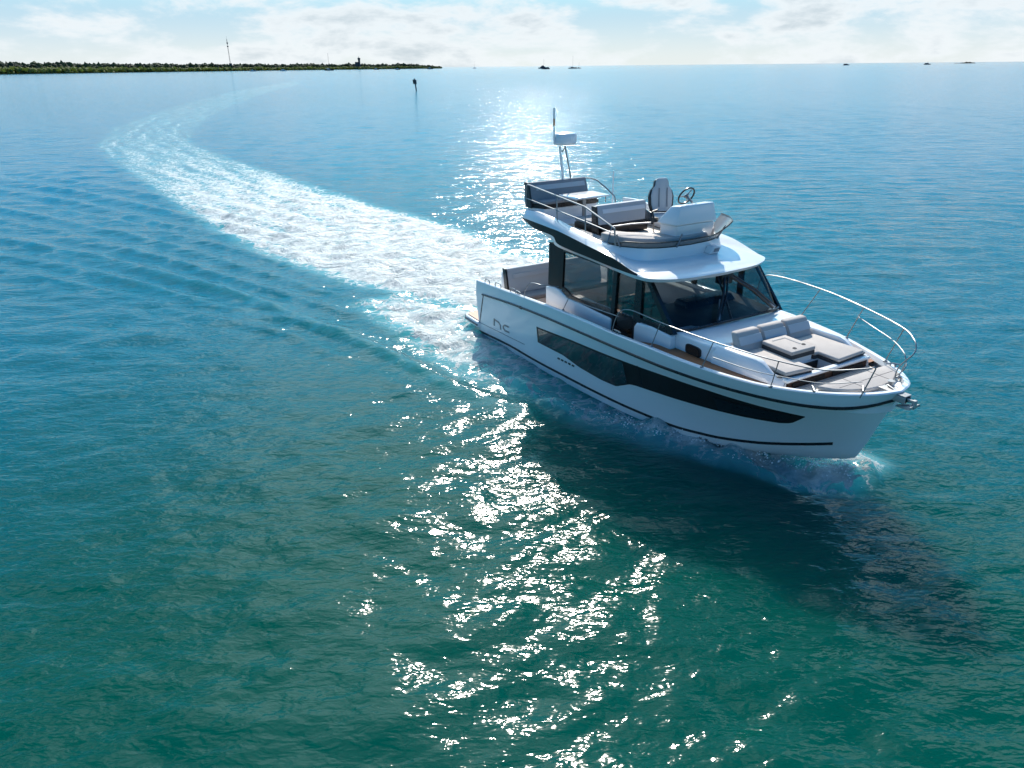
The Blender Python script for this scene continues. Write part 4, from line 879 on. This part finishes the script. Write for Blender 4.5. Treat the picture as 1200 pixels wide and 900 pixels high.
# ------------------------------------------------------------------ low wooded island on the left
def leaf_mat(name, a, b):
    m = bpy.data.materials.new(name); m.use_nodes = True; nt = m.node_tree; bs_ = nt.nodes['Principled BSDF']
    t = N(nt, 'ShaderNodeTexCoord'); n = N(nt, 'ShaderNodeTexNoise', Scale=0.035, Detail=6.0, Roughness=.65); nt.links.new(t.outputs['Object'], n.inputs['Vector'])
    nt.links.new(mixc(nt, smooth(nt, n.outputs['Fac'], .35, .65), a, b), bs_.inputs['Base Color']); bs_.inputs['Roughness'].default_value = .8
    tl = N(nt, 'ShaderNodeBsdfTranslucent'); hv = N(nt, 'ShaderNodeHueSaturation', Value=3.6); nt.links.new(bs_.inputs['Base Color'].links[0].from_socket, hv.inputs['Color']); nt.links.new(hv.outputs[0], tl.inputs['Color'])
    mx = N(nt, 'ShaderNodeMixShader'); mx.inputs[0].default_value = .5; nt.links.new(bs_.outputs[0], mx.inputs[1]); nt.links.new(tl.outputs[0], mx.inputs[2]); nt.links.new(mx.outputs[0], nt.nodes['Material Output'].inputs[0]); return m
F_DARK = leaf_mat('dark_foliage', (.025, .04, .026), (.06, .085, .045)); F_OLIVE = leaf_mat('olive_foliage', (.11, .13, .035), (.15, .165, .055))
SOIL = pbr('shore_soil', (.10, .08, .055), .9, var=.3, scale=.02)
def at_az(px, D):
    """point on the sea at distance D in the direction of photo column px (along the horizon)"""
    d = _rt * (px - 600) + _up * (450 - (77.6 - .0095 * (px - 600))) + _f * FPX
    h = math.hypot(d.x, d.y); return np.array([d.x / h * D, d.y / h * D])
PXS = [-260, -120, 0, 80, 170, 260, 340, 420, 480, 518]; DS = [1500, 1650, 1850, 2000, 2250, 2500, 2800, 3100, 3300, 3450]
shore = [at_az(p, d) for p, d in zip(PXS, DS)]
back = [at_az(p, d + w) for p, d, w in zip(PXS, DS, [900, 900, 800, 750, 700, 600, 500, 350, 150, 20])]
poly = [tuple(p) for p in shore] + [tuple(p) for p in back[::-1]]
isl = MB().prism(poly, -2.0, 1.2).build('island', SOIL); isl['kind'] = 'structure'
def clumps(name, mat, n, fr, hts, size, label):
    V, Fc = [], []; base_v, base_f = None, None
    bm = bmesh.new(); bmesh.ops.create_icosphere(bm, subdivisions=1, radius=1); bm.verts.ensure_lookup_table()
    base_v = np.array([v.co[:] for v in bm.verts]); base_f = np.array([[v.index for v in f.verts] for f in bm.faces]); bm.free()
    g = np.random.RandomState(len(name)); px = g.uniform(-240, 517, n)
    off = 0
    for p in px:
        D = np.interp(p, PXS, DS); w = np.interp(p, PXS, [900, 900, 800, 750, 700, 600, 500, 350, 150, 20]); t = g.uniform(*fr)
        c = at_az(p, D + w * t); h = np.interp(p, PXS, hts) * (1 + .10 * g.randn()) * (1 + .07 * math.sin(p * .11) + .05 * math.sin(p * .31 + 1)); r = size * g.uniform(.6, 1.4) * (.35 + .65 * min(1, h / 12))
        v = base_v * (1 + .30 * g.randn(len(base_v), 1)) * np.array([r, r, r * .8]); lv = g.choice([.35, .65, .88, .95])
        V.append(v + np.array([c[0], c[1], max(h * lv, r * .5)])); Fc.append(base_f + off); off += len(base_v)
    V = np.vstack(V); Fc = np.vstack(Fc); me = bpy.data.meshes.new(name); me.from_pydata(V.tolist(), [], Fc.tolist()); me.materials.append(mat)
    o = bpy.data.objects.new(name, me); COL.objects.link(o); tag(o, label, 'trees', kind='stuff'); return o
clumps('woodland', F_DARK, 7500, (.18, .75), [20, 19, 17, 16.5, 16, 15, 14.5, 14, 13, 5], 6.0, 'dark tree line along the top of the low island')
clumps('mangrove', F_OLIVE, 5000, (.0, .10), [10, 10, 9.5, 9, 8.5, 7.5, 7, 7, 7, 4], 4.5, 'olive green mangroves along the island shore')

def bar(mb, a, b, r, n=6): mb.tube([a, b], r, n)
# lattice mast on the island
DARK = pbr('dark_silhouette_steel', (.05, .06, .07), .6); NAVYH = pbr('navy_hull_paint', (.015, .03, .06), .35); BW = pbr('boat_white', (.62, .64, .66), .4); WNDW = pbr('boat_window', (.03, .04, .05), .2)
def lattice():
    D = 2700; p = at_az(271, D); e = empty('radio_mast', (p[0], p[1], 1.0)); tag(e, 'tall thin lattice radio mast rising from the island trees', 'mast')
    H = 93; m_ = MB(); w = 1.1
    for sx, sy in ((-w, -w), (w, -w), (0, w)): bar(m_, (sx, sy, 0), (sx * .8, sy * .8, H), .28)
    for k in range(16):
        z0, z1 = H * k / 16, H * (k + 1) / 16; bar(m_, (-w, -w, z0), (w, -w, z1), .16, 4); bar(m_, (w, -w, z0), (0, w, z1), .16, 4); bar(m_, (0, w, z0), (-w, -w, z1), .16, 4)
    m_.build('lattice', DARK, e)
    a = MB(); 
    for z in (80, 70): a.box(-2.2, 2.2, -1.2, 1.2, z, z + 3)
    a.build('antenna_panels', DARK, e); MB().tube([(0, 0, H), (0, 0, H + 8)], .22, 6).build('antenna', DARK, e)
    MB().box(-4, 4, -3, 3, 0, 22).build('equipment_shed', DARK, e)
lattice()
def tower():
    p = at_az(421.5, 3150); e = empty('water_tower', (p[0], p[1], 1.0)); tag(e, 'small pale tower standing above the trees near the island tip', 'tower')
    MB().lathe([(5, 0), (4.2, 18), (4.2, 34), (5.6, 35), (5.6, 40), (3, 42)], (0, 0, 0), n=12).build('shaft', DARK, e); MB().tube([(0, 0, 42), (0, 0, 47)], .5, 6).build('finial', DARK, e)
    MB().box(-16, -4, -6, 6, 0, 26).build('annex', DARK, e)
tower()
# channel marker
def marker():
    p = at_az(485.5, 228); e = empty('channel_marker', (p[0], p[1], 0)); tag(e, 'dark leaning channel marker post standing in the open water', 'channel marker')
    m_ = MB().tube([(.35, 0, -1.5), (0.05, 0, 1.5), (-.15, 0, 3.0)], .19, 10); m_.build('post', DARK, e)
    MB().hexa([(-.62, -.12, 1.85), (.45, -.12, 1.75), (.45, .12, 1.75), (-.62, .12, 1.85)], [(-.70, -.12, 3.05), (.36, -.12, 2.95), (.36, .12, 2.95), (-.70, .12, 3.05)]).build('sign_board', BLACK, e, bevel=.03)
    MB().lathe([(.16, 0), (.16, .3), (.05, .36)], (-.17, 0, 3.0), n=10).build('lamp', DARK, e)
marker()
# distant boats
def boat(px, D, L, label, kind='motor', hullm=NAVYH, topm=BW, mast=0, rz=0.0, group='boats anchored in the distance', name=None):
    p = at_az(px, D); e = empty(name or {'motor': 'distant_motor_yacht', 'sail': 'sailing_boat', 'dinghy': 'tender_boat', 'barge': 'barge'}[kind], (p[0], p[1], 0), math.atan2(p[1], p[0]) - math.pi / 2 + rz); tag(e, label, {'motor': 'motor boat', 'sail': 'sailing boat', 'dinghy': 'tender', 'barge': 'barge'}[kind], group)
    h = L * .10; B = L * .15; st = np.linspace(0, 1, 9); rows_ = []
    for t in st:
        x = -L / 2 + L * t; w = B * (1 - max(0, (t - .45) / .55) ** 2.2) * (.85 + .15 * min(1, t * 4)) + .02; zz = h * (1 + .45 * t * t)
        rows_.append([(x - .05 * L * (1 - 1) , -w, zz), (x, -w * .8, 0), (x, 0, -h * .5), (x, w * .8, 0), (x, w, zz)])
    m_ = MB(); m_.grid(rows_); m_.add(rows_[0], [tuple(range(5))])
    for i in range(8): m_.add([rows_[i][0], rows_[i + 1][0], rows_[i + 1][4], rows_[i][4]], [(0, 1, 2, 3)])
    m_.build('hull', hullm, e)
    if kind == 'motor':
        c = MB().frus((-.32 * L, .22 * L, -B * .75, B * .75), h * 1.0, (-.30 * L, .10 * L, -B * .65, B * .65), h * 2.0).build('cabin', topm, e, bevel=.02 * L)
        MB().box(-.29 * L, .13 * L, -B * .745, B * .745, h * 1.35, h * 1.7).build('window', WNDW, c)
        MB().frus((-.22 * L, .06 * L, -B * .55, B * .55), h * 2.0, (-.16 * L, .0, -B * .4, B * .4), h * 2.75).build('flybridge', topm, e)
    elif kind == 'sail':
        MB().frus((-.22 * L, .18 * L, -B * .5, B * .5), h * 1.0, (-.18 * L, .10 * L, -B * .4, B * .4), h * 1.7).build('cabin', topm, e)
    elif kind == 'dinghy':
        MB().frus((-.15 * L, .12 * L, -B * .4, B * .4), h * .9, (-.10 * L, .05 * L, -B * .3, B * .3), h * 2.2).build('console', topm, e)
    else:
        MB().frus((-.40 * L, .25 * L, -B * .7, B * .7), h * .8, (-.36 * L, .18 * L, -B * .6, B * .6), h * 2.4).build('cargo', topm, e)
    if mast:
        mm = MB().tube([(.02 * L, 0, h), (.02 * L, 0, mast)], max(.16, mast * .006), 6).build('mast', DARK, e)
        if kind == 'sail': MB().tube([(.02 * L, 0, h * 2.2), (-.38 * L, 0, h * 2.3)], .3, 6).build('boom', BW, mm)
    return e
DKB = NAVYH
boat(637, 2000, 27, 'dark blue flybridge motor yacht on the horizon left of centre, above a small tender', topm=NAVYH, mast=22)
boat(639.5, 1650, 17, 'small low dark tender floating just in front of the blue horizon yacht', 'dinghy', topm=NAVYH)
boat(671, 1850, 20, 'dark sailing boat with tall bare mast on the horizon right of the blue yacht', 'sail', topm=NAVYH, mast=27)
boat(678.5, 1900, 10, 'short dark boat lying close astern of the tall masted horizon boat', 'motor', topm=NAVYH, mast=13)
boat(992, 2600, 18, 'low dark barge on the horizon, leftmost of the far right specks', 'barge', topm=DARK)
boat(1087, 2600, 18, 'squat dark ship on the far right horizon', 'barge', topm=DARK, mast=9)
boat(556, 3000, 15, 'pale sailing boat alone just beyond the island tip', 'sail', hullm=BW, mast=26)
boat(296, 2000, 15, 'white motor boat anchored off the island nearest the radio mast', hullm=BW)
boat(332, 2000, 16, 'white motor boat anchored off the island, second right of the radio mast', hullm=BW, rz=.5)
boat(385.5, 2100, 24, 'largest sailing boat with tall mast anchored off the wooded island', 'sail', hullm=NAVYH, mast=42)
boat(441, 2500, 18, 'blue hulled motor boat anchored below the small island tower', hullm=NAVYH)
boat(466, 2200, 14, 'small motor boat anchored between the tower and the island tip', hullm=NAVYH, rz=.4)
boat(504, 2500, 19, 'motor boat with pale cabin anchored at the island tip', hullm=NAVYH)
# far low islet on the right
p = at_az(1131, 4200); m_ = MB(); rows_ = []
for t in np.linspace(-1, 1, 25):
    hh = (2.0 + 7 * max(0, .75 - abs(t - .25)) * (1 + .3 * math.sin(t * 17))) if abs(t) < .98 else .2; rows_.append([(t * 44, -9, -1), (t * 44, -5, hh * .7), (t * 44, 0, hh), (t * 44, 5, hh * .7), (t * 44, 9, -1)])
m_.grid(rows_); islt = m_.build('islet', SOIL); islt.location = (p[0], p[1], 0); islt.rotation_euler[2] = math.atan2(p[1], p[0]) - math.pi / 2; islt['kind'] = 'structure'
